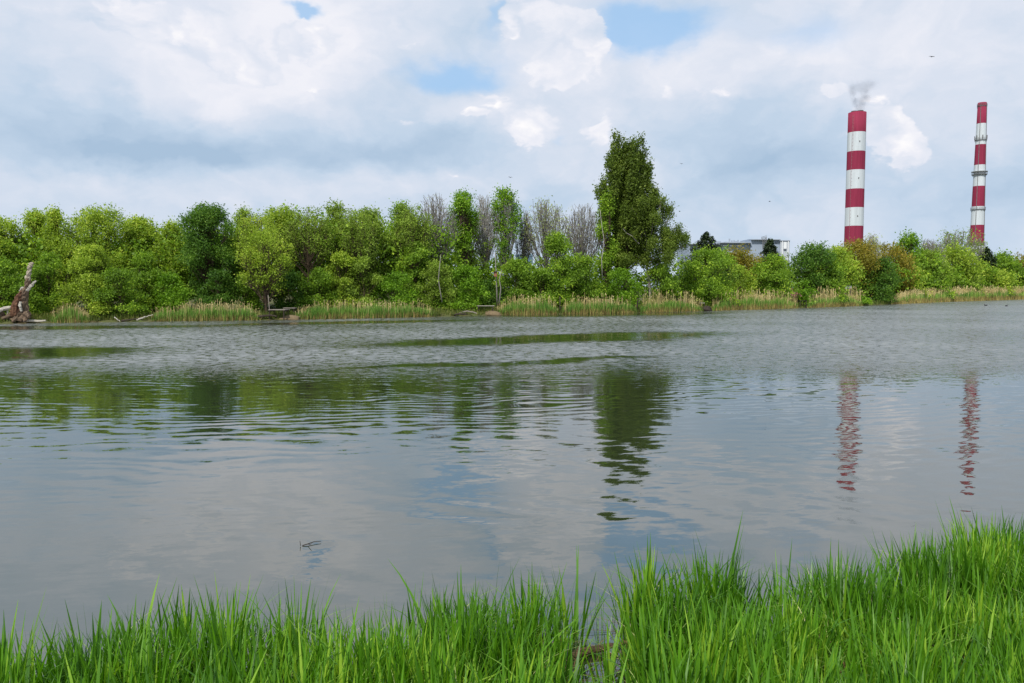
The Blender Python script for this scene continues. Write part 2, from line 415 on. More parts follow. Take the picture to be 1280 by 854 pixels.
def curve_segs(a, b, r0, r1, k=4, wob=0.06, sag=0.0):
    a, b = np.array(a, float), np.array(b, float); L = np.linalg.norm(b - a); pts = [a]
    for i in range(1, k + 1):
        t = i / k; q = a + (b - a) * t; q = q + np.array([0, 0, sag * L * math.sin(t * math.pi)])
        if i < k: q = q + rng.normal(size=3) * wob * L * .5
        pts.append(q)
    rr = np.linspace(r0, r1, k + 1)
    return [(pts[i], pts[i + 1], rr[i], rr[i + 1]) for i in range(k)], pts

SHAPES = {  # radius of the crown (fraction of half width) against height in crown 0..1
    'round': lambda t: math.sqrt(max(0, 1 - (2 * t - 0.92) ** 2 / 1.18)),
    'shrub': lambda t: max(0.0, 1 - t ** 2.6) ** .5 * (0.82 + .18 * min(1, t * 3)),
    'tall': lambda t: math.sqrt(max(0, 1 - (2 * t - 1) ** 2)) ** .8 * (0.75 + 0.25 * t),
    'open': lambda t: (0.45 + 0.62 * t) * math.sqrt(max(0, 1 - max(0, t - .45) ** 2 / .31)),
}
def tree(name, cat, label, px, top, wpx, shape='round', mat='mid', dist=10, bark=None, crown0=0.14, nl=None, dens=1.0, lr=0.30,
         group=None, leafk=1.0, gaps=0.0, trunk_r=None, lean=0.0, sprig=0.5):
    if px > 500 and name == 'bush' and wpx > 28: dist = max(dist, wpx / F * bank(px) * .42 + 2.0)
    q = radial(px, dist); Y = q[1]; gz_ = gz(dist); H = atY(px, top, Y)[2] - gz_
    Wd = wpx / F * Y; hw = Wd / 2
    root = empty(name, (q[0], Y, gz_ - 0.05), label, cat, group)
    s = Y * 0.00108 * leafk
    nl = nl or int(22 + H * Wd / 2.0 / (lr / .3))
    nl = min(nl, 110); hw *= 1.06 if shape == 'shrub' else 1.18
    z0 = H * crown0; ch = H - z0
    prof = SHAPES[shape]; lobes = []; tries = 0
    while len(lobes) < nl and tries < 4000:
        tries += 1
        t = rng.random() ** (1.5 if shape == 'shrub' else 1.0); rr = prof(t)
        a = rng.random() * 2 * math.pi; k = math.sqrt(rng.random())
        lrad = hw * lr * .82 * (0.6 + 0.8 * rng.random() ** 1.5)
        R_ = max(0, rr * hw - lrad * 0.85)
        z_ = z0 + t * ch
        z_ = min(z_, H - lrad * .75)
        c = np.array([math.cos(a) * k * R_ + lean * t * hw, math.sin(a) * k * R_, z_])
        if any(np.linalg.norm(c - np.array(l[:3])) < 0.5 * lrad for l in lobes): continue
        lobes.append((*c, lrad, lrad, lrad * (0.75 + .35 * rng.random())))
    # keep the very top and sides occupied so that the outline is the photographed size
    lobes.append((rng.normal() * hw * .12 + lean * hw, 0, H - hw * lr * .8, hw * lr * .9, hw * lr * .9, hw * lr * .85))
    N = int(dens * 3.3 * Wd * ch / (s * s))
    N = min(N, 32000)
    Pn, Nn = lobe_leaves(lobes, N, s=s, shell=.6, csig=3.0, zs=.8 if shape == 'shrub' else 1.25)
    # sprigs that poke out of the outline
    ns = int((sprig + .5) * 40)
    if ns:
        L = np.array(lobes)[rng.integers(0, len(lobes), ns)]
        d = unit(ns); d[:, 2] = np.abs(d[:, 2]) + .9; d /= np.linalg.norm(d, axis=1, keepdims=True)
        t = rng.random((ns, 14, 1)) * .75 + .85
        q_ = L[:, None, :3] + d[:, None, :] * L[:, None, 3:6] * t + rng.normal(size=(ns, 14, 3)) * s * .9
        q_ = q_.reshape(-1, 3); Pn = np.concatenate([Pn, q_]); Nn = np.concatenate([Nn, unit(len(q_))])
    if gaps > 0:
        ph = rng.random(3) * 9
        gfun = np.sin(Pn[:, 0] * 2.6 + ph[0]) * np.sin(Pn[:, 2] * 2.9 + ph[1]) * np.sin(Pn[:, 1] * 2.2 + ph[2])
        keep = (gfun < 0.42 - gaps * .5) | (rng.random(len(Pn)) < 0.35)
        Pn, Nn = Pn[keep], Nn[keep]
    ok = Pn[:, 2] > 0.05; Pn, Nn = Pn[ok], Nn[ok]
    leaves('crown', Pn, Nn, s * (0.7 + 0.75 * rng.random(len(Pn))), LM[mat], root)
    # trunk and limbs
    tr = trunk_r or max(0.06, H * 0.016)
    sg, tp = curve_segs((0, 0, -0.3), (lean * hw * .6, 0, H * .8), tr * 1.1, tr * .2, 6, 0.03)
    for l in lobes:
        h = l[2] / H; k = min(5, max(0, int(h * .75 * 6 * .9)))
        s2, mid = curve_segs(tp[k], l[:3], tr * (0.38 - .05 * k), tr * .1, 3, 0.07)
        sg += s2
        for _ in range(5):
            e = np.array(l[:3]) + unit(1)[0] * np.array(l[3:6]) * .95
            sg.append((mid[-2], e, tr * .12, tr * .05))
    segs_mesh('trunk', sg, bark or BARK, root)
    return root

def grow(sg, tips, p, d, L, r, depth, up, spread, rr=0.68, kids=(2, 4), minr=0.012, kseg=3):
    pts = [p]; rad = [r]
    for i in range(kseg):
        d = d + rng.normal(size=3) * 0.09 + np.array([0, 0, up]); d /= np.linalg.norm(d)
        p = p + d * L / kseg; pts.append(p); rad.append(max(minr, r * (1 - (1 - rr) * (i + 1) / kseg)))
        sg.append((pts[-2], p, rad[-2], rad[-1]))
    if depth == 0:
        tips.append(p); return
    for i in range(rng.integers(kids[0], kids[1] + 1)):
        k = kseg if i == 0 else rng.integers(max(1, kseg - 2), kseg + 1)
        a = rng.random() * 2 * math.pi
        side = np.cross(d, [math.cos(a), math.sin(a), 0.1]); side /= np.linalg.norm(side) + 1e-9
        nd = d + side * spread * (0.5 + rng.random() * .8) * (0.45 if i == 0 else 1)
        nd /= np.linalg.norm(nd)
        grow(sg, tips, pts[k], nd, L * (0.62 + .25 * rng.random()), max(minr, rad[k] * rr), depth - 1, up, spread, rr, kids, minr, kseg)
def bare_tree(label, px, top, wpx, dist=14, bark=None, nleaf=0, mat='pale', depth=5, up=0.05, spread=0.66, fork=0.36, group=None, name='bare_tree', minr=0.021, kids=(2, 3)):
    q = radial(px, dist); Y = q[1]; g0 = gz(dist); H = atY(px, top, Y)[2] - g0; Wd = wpx / F * Y
    root = empty(name, (q[0], Y, g0 - .05), label, 'tree', group)
    sg, tips = [], []
    tr = 0.011 * H + .03; hw = Wd / 2
    s0, tp = curve_segs((0, 0, -.3), (0, 0, H * .72), tr * 1.15, tr * .35, 8, 0.012); sg += s0
    nt_ = {3: 40, 4: 60, 5: 110}.get(depth, 110)
    for i in range(nt_):
        a = rng.random() * 2 * math.pi; rho = math.sqrt(rng.random()); zc = H * (fork + .12)
        top_ = zc + (H - zc) * math.sqrt(max(0.04, 1 - rho ** 2 * .9)) * (.72 + .28 * rng.random() ** .5)
        tip = np.array([math.cos(a) * rho * hw, math.sin(a) * rho * hw, top_])
        zs = H * (fork * .8 + (.25 + .15 * rng.random()) * (1 - rho)); st = np.array([0, 0, zs])
        c1 = st + np.array([tip[0] * .5, tip[1] * .5, (tip[2] - zs) * .28]); c2 = np.array([tip[0] * .92, tip[1] * .92, zs + (tip[2] - zs) * .66])
        pp = [((1 - t) ** 3 * st + 3 * (1 - t) ** 2 * t * c1 + 3 * (1 - t) * t * t * c2 + t ** 3 * tip) + rng.normal(size=3) * .06 * (0 < t < 1) for t in np.linspace(0, 1, 8)]
        for k in range(7):
            sg.append((pp[k], pp[k + 1], max(minr, tr * .26 * (1 - k / 7.5)), max(minr, tr * .26 * (1 - (k + 1) / 7.5))))
        for k in range(9):
            b = pp[3 + k % 4] + (pp[4 + k % 4] - pp[3 + k % 4]) * rng.random()
            o_ = np.array([tip[0] / hw * .4, tip[1] / hw * .4, 1.0]) + rng.normal(size=3) * .45; o_ /= np.linalg.norm(o_)
            e = b + o_ * H * (.04 + .05 * rng.random()); e[2] = min(e[2], H * 1.0)
            sg.append((b, e, minr, minr * .8)); tips.append(e)
    fit = lambda q_: q_
    segs_mesh('trunk', sg, bark or BARKG, root, n=4)
    if nleaf:
        T_ = np.array([fit(t) for t in tips]); s = Y * 0.0011
        Pn = T_[rng.integers(0, len(T_), nleaf)] + rng.normal(size=(nleaf, 3)) * s * 2.2
        leaves('crown', Pn, unit(nleaf), s * (0.6 + .7 * rng.random(nleaf)), LM[mat], root)
    return root

def conifer(label, px, top, wpx, dist, name='spruce_tree', mat='con', round_=0.0):
    q = radial(px, dist); Y = q[1]; g0 = gz(dist); H = atY(px, top, Y)[2] - g0; hw = wpx / F * Y / 2
    root = empty(name, (q[0], Y, g0 - .05), label, 'tree')
    sg, tp = curve_segs((0, 0, -.3), (0, 0, H), H * .018, .02, 5, 0.004)
    P_, s = [], Y * .0013
    nt_ = 40
    for i in range(nt_):
        t = i / (nt_ - 1); z = H * (0.15 + .85 * t); r = hw * ((1 - t) ** (0.72 - round_ * .3) + .02)
        for k in range(int(5 + 10 * (1 - t))):
            a = rng.random() * 2 * math.pi; rr = r * (0.75 + .4 * rng.random())
            e = np.array([math.cos(a) * rr, math.sin(a) * rr, z - rr * .22])
            c = np.array([0, 0, z]); sg.append((c, e, .03, .012))
            m_ = 40
            w = rng.random((m_, 1)) ** .6
            P_.append(c + (e - c) * w + rng.normal(size=(m_, 3)) * s * 1.0 - np.array([0, 0, .12]) * rr * w * (1 - w))
    P_ = np.concatenate(P_); N = unit(len(P_)); N[:, 2] = np.abs(N[:, 2]) + .4; N /= np.linalg.norm(N, axis=1, keepdims=True)
    leaves('crown', P_, N, s * (0.6 + .6 * rng.random(len(P_))), LM[mat], root)
    segs_mesh('trunk', sg, BARK, root)

G_FAR = 'trees along the far bank'
#  name, cat, label, px, top, w, kwargs
T_ = [
 ('broadleaf_tree', 'tree', 'yellow-green bushy tree cut off by the left edge of the photo', 2, 274, 80, dict(mat='lime', dist=12)),
 ('broadleaf_tree', 'tree', 'yellow-green tree with feathery top behind the dead tree stump', 48, 268, 58, dict(mat='lime', dist=14, sprig=1.5)),
 ('broadleaf_tree', 'tree', 'narrow light tree whose spiky top sticks up left of the big round one', 74, 264, 30, dict(mat='lime', dist=11, shape='tall', sprig=2)),
 ('broadleaf_tree', 'tree', 'big broad mid-green tree on the left with a loose airy top', 125, 262, 100, dict(mat='lime', dist=12, gaps=.3, sprig=2)),
 ('broadleaf_tree', 'tree', 'yellow-green tree just right of the big broad left tree', 178, 276, 60, dict(mat='lime', dist=14, sprig=1)),
 ('broadleaf_tree', 'tree', 'low-topped yellow-green tree immediately left of the dark round tree', 217, 281, 52, dict(mat='lime', dist=12, sprig=1)),
 ('maple_tree', 'tree', 'dense deep-green round-headed tree standing out dark on the left', 262, 259, 72, dict(mat='dark', dist=8, dens=1.3, crown0=.12, lr=.32)),
 ('broadleaf_tree', 'tree', 'thin olive tree with open top beside the dark round tree', 305, 264, 46, dict(mat='olive', dist=14, gaps=.6, dens=.65)),
 ('broadleaf_tree', 'tree', 'olive-green tree with a bare brown trunk above the wooden jetty', 333, 290, 90, dict(mat='lime', dist=3.5, gaps=.8, dens=.6, crown0=.28, trunk_r=.17, shape='open', lr=.2)),
 ('broadleaf_tree', 'tree', 'olive-green tree rising behind the trunk beside the jetty', 352, 261, 58, dict(mat='lime', dist=12, gaps=.3, dens=.8, shape='tall')),
 ('broadleaf_tree', 'tree', 'leafy olive tree with dark top left of the evenly rounded ones', 424, 257, 50, dict(mat='olive', dist=11, shape='tall', gaps=.3, dens=.85)),
 ('broadleaf_tree', 'tree', 'olive tree with a low rounded top in the middle of the left wood', 464, 265, 58, dict(mat='olive', dist=11, dens=.9)),
 ('broadleaf_tree', 'tree', 'green tree with bright top just left of the first bare tree', 502, 257, 60, dict(mat='mid', dist=12, gaps=.2)),
 ('broadleaf_tree', 'tree', 'tall narrow fresh-green tree between two bare trees, the left one', 579, 243, 44, dict(mat='fresh', dist=12, shape='tall', crown0=.45, lr=.36, gaps=.5)),
 ('broadleaf_tree', 'tree', 'thin olive tree hanging below the left fresh-green treetop', 590, 275, 44, dict(mat='olive', dist=13, gaps=.7, dens=.5)),
 ('broadleaf_tree', 'tree', 'tall narrow bright yellow-green tree with pale trunk, right one of the pair', 632, 239, 42, dict(mat='fresh', dist=12, shape='tall', crown0=.35, gaps=.6, dens=.75, lr=.32, bark=BARKG)),
 ('poplar_sapling', 'tree', 'slender light-green tree at the left foot of the tall poplar', 758, 245, 26, dict(mat='mid', dist=8, shape='tall', crown0=.1, lr=.4)),
 ('broadleaf_tree', 'tree', 'rusty-brown round tree in front of the grey-blue factory', 928, 311, 52, dict(mat='rust', dist=16, dens=1.1)),
 ('broadleaf_tree', 'tree', 'dark green tree with twiggy top right of the factory', 1017, 308, 60, dict(mat='dark', dist=10, sprig=1.5)),
 ('broadleaf_tree', 'tree', 'rust-tinged tree directly below the thick chimney', 1072, 304, 64, dict(mat='rust', dist=16)),
 ('broadleaf_tree', 'tree', 'light yellow-green tree left of the thick chimney foot', 1045, 312, 50, dict(mat='lime', dist=12)),
 ('broadleaf_tree', 'tree', 'rusty olive tree between the chimneys, left of the bright round crown', 1112, 308, 56, dict(mat='rust', dist=18)),
 ('broadleaf_tree', 'tree', 'bright green round treetop rising between the two chimneys', 1134, 295, 40, dict(mat='fresh', dist=26, lr=.36)),
 ('broadleaf_tree', 'tree', 'olive tree with tinted top under the grey bare bush', 1158, 316, 50, dict(mat='olive', dist=16)),
 ('broadleaf_tree', 'tree', 'yellow-green tree under the airy crown beside the thin chimney', 1192, 312, 62, dict(mat='lime', dist=18)),
 ('broadleaf_tree', 'tree', 'light green bushy tree right of the small dark pine', 1250, 319, 40, dict(mat='mid', dist=24)),
 ('broadleaf_tree', 'tree', 'reddish-brown tree at the right edge of the photo', 1276, 323, 46, dict(mat='rust', dist=20)),
 ('broadleaf_tree', 'tree', 'olive tree beyond the right end of the row', 1318, 322, 60, dict(mat='olive', dist=20)),
]
for nm, cat, lab, px, top, w, kw in T_:
    tree(nm, cat, lab, px, top, w, group=G_FAR, **kw)
U = [  # shrubs and low trees in front
 ('mid green bush at the left edge behind the fallen branches', 0, 322, 70, 'mid', 5),
 ('large green bush right behind the broken dead trunk', 62, 318, 76, 'mid', 6),
 ('dark bush overhanging the water left of the small reed clump', 30, 345, 50, 'mid', 4),
 ('olive-green bush overhanging the water above the driftwood', 118, 306, 84, 'lime', 3),
 ('deep green bush low over the driftwood', 150, 338, 66, 'mid', 1.6),
 ('mid-green bush rising left of the dark round tree', 182, 318, 66, 'mid', 6),
 ('light green bush whose round top stands above the left reeds', 212, 344, 56, 'fresh', 4),
 ('dark bush at the foot of the dark round tree', 272, 340, 60, 'dark', 4.5),
 ('dim green bush between the dark round tree and the jetty trunk', 306, 345, 50, 'mid', 6),
 ('deep green bush behind the jetty planks', 362, 342, 60, 'dark', 7),
 ('green bush right of the jetty behind the reeds', 398, 338, 56, 'mid', 6),
 ('yellow-green tall bush behind the middle reeds', 425, 318, 60, 'lime', 7),
 ('olive bush with dark hollow under it above the middle reeds', 455, 322, 56, 'olive', 6),
 ('bright green rounded bush above the right part of the middle reeds', 492, 342, 62, 'fresh', 4.5),
 ('deep green tall bush below the first bare tree', 520, 306, 64, 'mid', 8),
 ('dark bush with a thin dead stem in front', 546, 328, 58, 'olive', 5.5),
 ('bright mid-green bush left of the small wooden bench', 582, 333, 58, 'fresh', 4.5),
 ('low leafy weeds bush at the water left of the bench', 566, 377, 50, 'fresh', 0.6),
 ('small dim bush behind the wooden bench', 612, 352, 40, 'dark', 8),
 ('mid-green bush right of the bench trunk', 645, 326, 56, 'mid', 6),
 ('big rounded green bush below the bare tree with pale leaf buds', 696, 292, 84, 'mid', 7),
 ('low dark green bush at the foot of the big rounded one', 676, 340, 60, 'mid', 5),
 ('green bush left of the poplar foot', 733, 322, 50, 'mid', 6),
 ('light yellow-green bush in front of the poplar', 776, 338, 56, 'fresh', 4),
 ('mid-green bush under the arching birch', 826, 334, 56, 'mid', 5),
 ('large dense green round bush in front of the left spruce', 886, 311, 88, 'mid', 5.0),
 ('yellow-green bush between the big dense bush and the next one', 926, 334, 40, 'lime', 7),
 ('rounded green bush in front of the right spruce', 966, 319, 58, 'mid', 6),
 ('low leafy bush over the small black landing stage', 1005, 352, 30, 'fresh', 3),
 ('deep green bush behind the tan reeds left of the white board', 1032, 328, 56, 'mid', 7),
 ('very dark dense round bush at the water right of the white board', 1100, 326, 52, 'dark', 4),
 ('low pale green weeds bush at the water left of the very dark round bush', 1078, 372, 26, 'fresh', 1.0),
 ('lime bush right of the very dark round bush', 1136, 334, 50, 'lime', 12),
 ('mid-green bush behind the right reeds, between the chimneys', 1165, 334, 52, 'mid', 12),
 ('olive bush below the thin chimney', 1205, 332, 48, 'olive', 12),
 ('light green round bush right of the thin chimney', 1242, 334, 48, 'lime', 12),
 ('green bush at the far right end of the reeds', 1278, 340, 40, 'mid', 12),
 ('olive bush beyond the right end of the reeds', 1316, 340, 46, 'olive', 12),
]
for lab, px, top, w, mt, dist in U:
    tree('bush', 'bush', lab, px, top, w, 'shrub', mt, dist, crown0=0.02, lr=.26, group='bushes along the far bank', sprig=.7,
         leafk=1.0, dens=1.05)
# half-bare and bare trees
bare_tree('half-bare brownish tree with dark limbs in the left wood', 386, 260, 62, 9, BARK, 6500, 'olive', 4, name='half_bare_tree', minr=.012)
bare_tree('leafless pale grey tree with fan-shaped crown, first from the left', 545, 242, 56, 12, BARKG, 160, 'pale', 5, minr=.021)
bare_tree('thin leafless pale tree between the two tall green ones', 606, 243, 30, 14, BARKP, 60, 'pale', 5, up=.2, spread=.3)
bare_tree('slim leafless tree right of the bright yellow-green one', 655, 262, 22, 14, BARKG, 50, 'pale', 4, up=.2, spread=.3)
bare_tree('rounded bare tree dotted with pale green buds', 682, 249, 60, 12, BARKG, 1700, 'pale', 5)
bare_tree('leafless pale grey fan-shaped tree just left of the poplar', 727, 254, 54, 12, BARKG, 260, 'pale', 5, minr=.021)
bare_tree('small grey leafless bush-like tree left of the airy crown', 1161, 298, 34, 28, BARKG, 200, 'pale', 5, minr=.04)
bare_tree('wide airy half-leaved tree beside the thin chimney', 1196, 286, 66, 30, BARKG, 2200, 'olive', 5, minr=.04, spread=.6, up=.05)
bare_tree('pale slim twiggy tree right of the thick chimney', 1089, 292, 18, 22, BARKP, 700, 'pale', 4, minr=.03, spread=.35)
bare_tree('olive half-bare tree with upright dark limbs, second from the left', 446, 262, 56, 8, BARK, 7000, 'olive', 4, name='half_bare_tree', minr=.012)
bare_tree('green-budded half-bare tree left of the first pale bare tree', 516, 256, 46, 9, BARK, 6500, 'olive', 4, name='half_bare_tree', minr=.012)
bare_tree('airy yellow-green half-bare tree between dark round tree and jetty trunk', 322, 263, 56, 8, BARK, 7000, 'lime', 4, name='half_bare_tree', minr=.012)
conifer('dark pointed spruce in front of the left end of the factory', 882, 292, 108, 20)
conifer('dark slim spruce in front of the right end of the factory', 961, 301, 66, 18)
conifer('small dark round pine right of the thin chimney', 1231, 312, 36, 22, name='pine_tree', round_=1)

# tall poplar
def poplar():
    px, dist = 782, 10; q = radial(px, dist); Y = q[1]; g0 = gz(dist); k = Y / F
    root = empty('poplar_tree', (q[0], Y, g0 - .05), 'tall dark green poplar towering over the bank', 'tree', G_FAR)
    z = lambda py: atY(px, py, Y)[2] - g0
    spec = []  # (px, top, bottom, halfwidth px)
    for cx_, t_, b_, hw_ in [(767, 170, 215, 7), (773, 176, 240, 9), (762, 195, 260, 8), (794, 175, 225, 8), (800, 190, 250, 8), (786, 184, 250, 10), (780, 182, 235, 9),
                             (806, 208, 262, 7), (809, 228, 275, 6), (757, 222, 280, 6), (753, 226, 258, 3.5), (755, 250, 300, 4.5), (770, 215, 290, 11), (785, 215, 300, 12),
                             (797, 225, 300, 11), (765, 250, 330, 12), (780, 255, 340, 14), (795, 260, 330, 13), (775, 200, 250, 8), (791, 195, 240, 8)]:
        spec.append((cx_, t_, b_, hw_))
    lobes = []
    for cx_, t_, b_, hw_ in spec:
        zt, zb = z(t_), z(b_); r = hw_ * k; y0 = (rng.random() - .5) * 5 * min(1, hw_ / 8)
        nseg = max(2, int((zt - zb) / (r * .85)))
        for i in range(nseg):
            t = (i + .5) / nseg
            rr = r * (0.3 + .8 * math.sin(math.pi * min(1, (1 - t) * .75 + .08))) * (0.8 + .4 * rng.random())
            lobes.append(((cx_ - px) * k + rng.normal() * .42, y0 + rng.normal() * .5, min(zb + (zt - zb) * t, zt - rr * .8), rr * .62, rr * .62, rr * 1.05))
    s = Y * .0013
    Pn, Nn = lobe_leaves(lobes, 62000, s=s, csig=1.5, shell=.5, zs=2.2)
    leaves('crown', Pn, Nn, s * (0.65 + .75 * rng.random(len(Pn))), LM['pop'], root)
    sg, tp = curve_segs((0, 0, -.3), (0, 0, z(200)), .5, .08, 8, .01)
    for cx_, t_, b_, hw_ in spec:
        s2, m2 = curve_segs(tp[2], ((cx_ - px) * k, 0, z(b_)), .14, .1, 3, .05); sg += s2
        s3, _ = curve_segs(m2[-1], ((cx_ - px) * k, 0, z(t_ + 4)), .1, .03, 4, .03); sg += s3
    segs_mesh('trunk', sg, BARK, root)
poplar()
# arching birch in front of it
def birch():
    px, dist = 813, 6.5; q = radial(px, dist); Y = q[1]; g0 = gz(dist); k = Y / F
    root = empty('birch_tree', (q[0], Y, g0 - .05), 'olive-green arching birch with whitish limbs in front of the poplar', 'tree', G_FAR)
    z = lambda py: atY(px, py, Y)[2] - g0
    L = []
    for cx_, cy_, r in [(795, 258, 12), (808, 255, 10), (782, 275, 13), (800, 278, 15), (818, 272, 12), (828, 262, 7), (775, 298, 14), (792, 300, 15), (812, 298, 14), (830, 292, 11),
                        (842, 294, 8), (852, 299, 6), (857, 305, 3.5), (838, 305, 9), (780, 322, 13), (800, 322, 14), (820, 318, 13), (836, 320, 9), (768, 312, 9), (831, 275, 5), (824, 255, 5)]:
        for _ in range(5):
            L.append(((cx_ - px) * k + rng.normal() * r * k * .45, rng.normal() * 1.4, z(cy_) + rng.normal() * r * k * .45, r * k * .52, r * k * .52, r * k * .55))
    s = Y * .00105
    Pn, Nn = lobe_leaves(L, 62000, s=s, csig=2.4, shell=.7, zs=1.5)
    # hanging twigs
    pk = Pn[rng.integers(0, len(Pn), 900)]
    hang = (pk[:, None, :] - np.array([0, 0, 1]) * rng.random((900, 8, 1)) * 1.1 + rng.normal(size=(900, 8, 3)) * .05).reshape(-1, 3)
    Pn = np.concatenate([Pn, hang]); Nn = np.concatenate([Nn, unit(len(hang))])
    keep = (rng.random(len(Pn)) < .9)
    leaves('crown', Pn[keep], Nn[keep], s * (0.6 + .7 * rng.random(keep.sum())), LM['birch'], root)
    sg, tp = curve_segs((0, 0, -.3), (-.6, 0, z(285)), .24, .12, 5, .02)
    for l in L[::4]:
        s2, m2 = curve_segs(tp[rng.integers(2, 6)], l[:3], .075, .02, 4, .05, sag=.08); sg += s2
        for _ in range(6): sg.append((m2[-2], np.array(l[:3]) + unit(1)[0] * np.array(l[3:6]), .02, .008))
    for a, b in [((775, 287), (796, 305)), ((785, 262), (802, 283))]:
        sg += curve_segs(((a[0] - px) * k, -2.4, z(a[1])), ((b[0] - px) * k, -1.6, z(b[1])), .05, .08, 4, .04)[0]
    segs_mesh('trunk', sg, BARKG, root)
birch()

# woodland interior behind the first rows: one mass of undergrowth nobody could count
lob = []
for px in np.arange(-200, 1480, 13):
    for dist in (13, 22):
        q = radial(px, dist + rng.normal()); Y = q[1]
        tp_ = np.interp(px, [0, 240, 300, 535, 570, 600, 860, 1000, 1300], [292, 292, 279, 280, 312, 328, 336, 332, 336]) + rng.normal() * 8
        H = atY(px, tp_, Y)[2] - gz(dist); r = H * .36
        for h in (.25, .62):
            lob.append((q[0] + rng.normal() * 1, Y, gz(dist) + H * h, r * 1.1, r * 1.1, r))
Pn, Nn = lobe_leaves(lob, 200000, s=.16, csig=2)
tag(leaves('undergrowth', Pn, Nn, (0.10 + .0009 * Pn[:, 1]) * (.7 + .7 * rng.random(len(Pn))), LM['mid'], None),
    'dense green undergrowth filling the wood behind the bank trees', 'undergrowth', kind='stuff')

# ------------------------------------------------------------------ reeds on the far bank
RG = leafmat('reed_green', (0.07, 0.17, 0.025), (0.22, 0.38, 0.06), (0.52, 0.56, 0.16), trans=.25, nscale=.14)
RD = leafmat('reed_dry', (0.36, 0.29, 0.12), (0.58, 0.48, 0.22), (0.75, 0.65, 0.36), trans=.2, nscale=.3)
RB = leafmat('reed_base', (0.16, 0.12, 0.04), (0.34, 0.28, 0.09), (0.45, 0.38, 0.14), trans=.1, nscale=.3)
def blades(base, h, w, lean, yaw, droop, nseg=3, taper=0.9, tp=2):
    """tapered ribbons; base (n,3) h w lean yaw droop (n,)"""
    n = len(base); dx, dy = np.cos(yaw), np.sin(yaw); fx, fy = -dy, dx
    V = []
    for i in range(nseg + 1):
        t = i / nseg
        off = lean * t + droop * t ** 2.6
        zz = h * (t - 0.38 * np.clip(droop / h, 0, 1.1) * t ** 3)
        ww = w * (1 - t ** tp * taper) * (0.75 + .5 * min(1, t * 3) * .5)
        c = base + np.stack([dx * off, dy * off, zz], 1)
        s = np.stack([fx * ww / 2, fy * ww / 2, 0 * ww], 1)
        V += [c - s, c + s]
    V = np.stack(V, 1).reshape(-1, 3); m = 2 * (nseg + 1); b = (np.arange(n) * m)[:, None]
    Fs = np.concatenate([b + np.array([[2 * i, 2 * i + 1, 2 * i + 3, 2 * i + 2]]) for i in range(nseg)], 0)
    return V, Fs
def reedbed(label, x0, x1, tops, depth=2.6, dry=.3, drytop=4, gper=15.0, front=-0.2):
    pxm = (x0 + x1) / 2; q0 = radial(pxm, 0); root = empty('reed_bed', (q0[0], q0[1], 0), label, 'reeds', kind='stuff')
    nG = int(abs(radial(x1, 0)[0] - radial(x0, 0)[0]) * depth * gper * 10 / (bank(pxm) / 80) ** .8)
    def pts(n, d0, d1):
        px = x0 + (x1 - x0) * rng.random(n); d = d0 + (d1 - d0) * rng.random(n)
        ed = np.minimum(px - x0, x1 - px); edge = np.clip(ed / 16, 0, 1) ** .7 * .6 + .4 
        B = np.array([[*radial(a, b), gz(b) - .06] for a, b in zip(px, d)])
        hh = np.array([atY(a, np.interp(a, *zip(*tops)), B[i, 1])[2] for i, a in enumerate(px)])
        return px, B, np.maximum(.5, (hh - B[:, 2])) * edge
    px, B, hh = pts(nG, front, depth)
    cl = 0.88 + .10 * np.sin(px * .9) * np.sin(px * .31 + 1) + .12 * np.sin(px * .17 + x0)
    hh = hh * (.58 + .36 * rng.random(nG)) * cl; sw = B[:, 1] / 80
    V, Fs = blades(B - q, hh, .05 * sw * (.7 + .6 * rng.random(nG)), rng.normal(size=nG) * .12, rng.random(nG) * 6.28, np.abs(rng.normal(size=nG)) * .22) if False else \
            blades(B - np.array([q0[0], q0[1], 0]), hh, .05 * sw * (.7 + .6 * rng.random(nG)), rng.normal(size=nG) * .12, rng.random(nG) * 6.28, np.abs(rng.normal(size=nG)) * .22)
    mesh_obj('reed_leaves', V, Fs, RG, root)
    nD = int(nG * dry * .22)
    px, B, hh = pts(nD, front * .5, depth + .8); B0 = np.array([q0[0], q0[1], 0])
    hh = hh * (.62 + .42 * rng.random(nD)) + drytop / F * B[:, 1] * rng.random(nD) ** 3; sw = B[:, 1] / 80
    V, Fs = blades(B - B0, hh, .035 * sw * (.7 + .6 * rng.random(nD)), rng.normal(size=nD) * .08, rng.random(nD) * 6.28, np.abs(rng.normal(size=nD)) * .04, taper=.3)
    V2, F2 = blades(B - B0 + np.stack([0 * hh, 0 * hh, hh * .9], 1), hh * .13, .07 * sw, rng.normal(size=nD) * .06, rng.random(nD) * 6.28, np.abs(rng.normal(size=nD)) * .12, taper=.8)
    mesh_obj('dry_stalks', np.concatenate([V, V2]), np.concatenate([Fs, F2 + len(V)]), RD, root)
    nB = int(nG * .35); px, B, hh = pts(nB, front - .1, .5); sw = B[:, 1] / 80
    V, Fs = blades(B - B0, hh * (.25 + .25 * rng.random(nB)), .05 * sw, rng.normal(size=nB) * .15, rng.random(nB) * 6.28, np.abs(rng.normal(size=nB)) * .1)
    mesh_obj('old_stubble', V, Fs, RB, root)
reedbed('small clump of yellowish reeds left of the driftwood', 62, 112, [(60, 382), (85, 379), (115, 386)], 2.2, .8, 3)
reedbed('yellow-green reeds at the foot of the dark round tree', 188, 326, [(188, 386), (230, 381), (260, 379), (300, 381), (326, 387)], 2.6, .55, 7)
reedbed('green and straw reeds right of the wooden jetty', 368, 540, [(368, 384), (400, 378), (540, 378)], 2.6, .4, 5)
reedbed('straw-topped reeds between the bench and the dark gap', 621, 697, [(621, 378), (650, 373), (697, 373)], 3, .5, 9)
reedbed('straw-topped reeds in front of the poplar', 703, 796, [(703, 374), (796, 374)], 3, .4, 9)
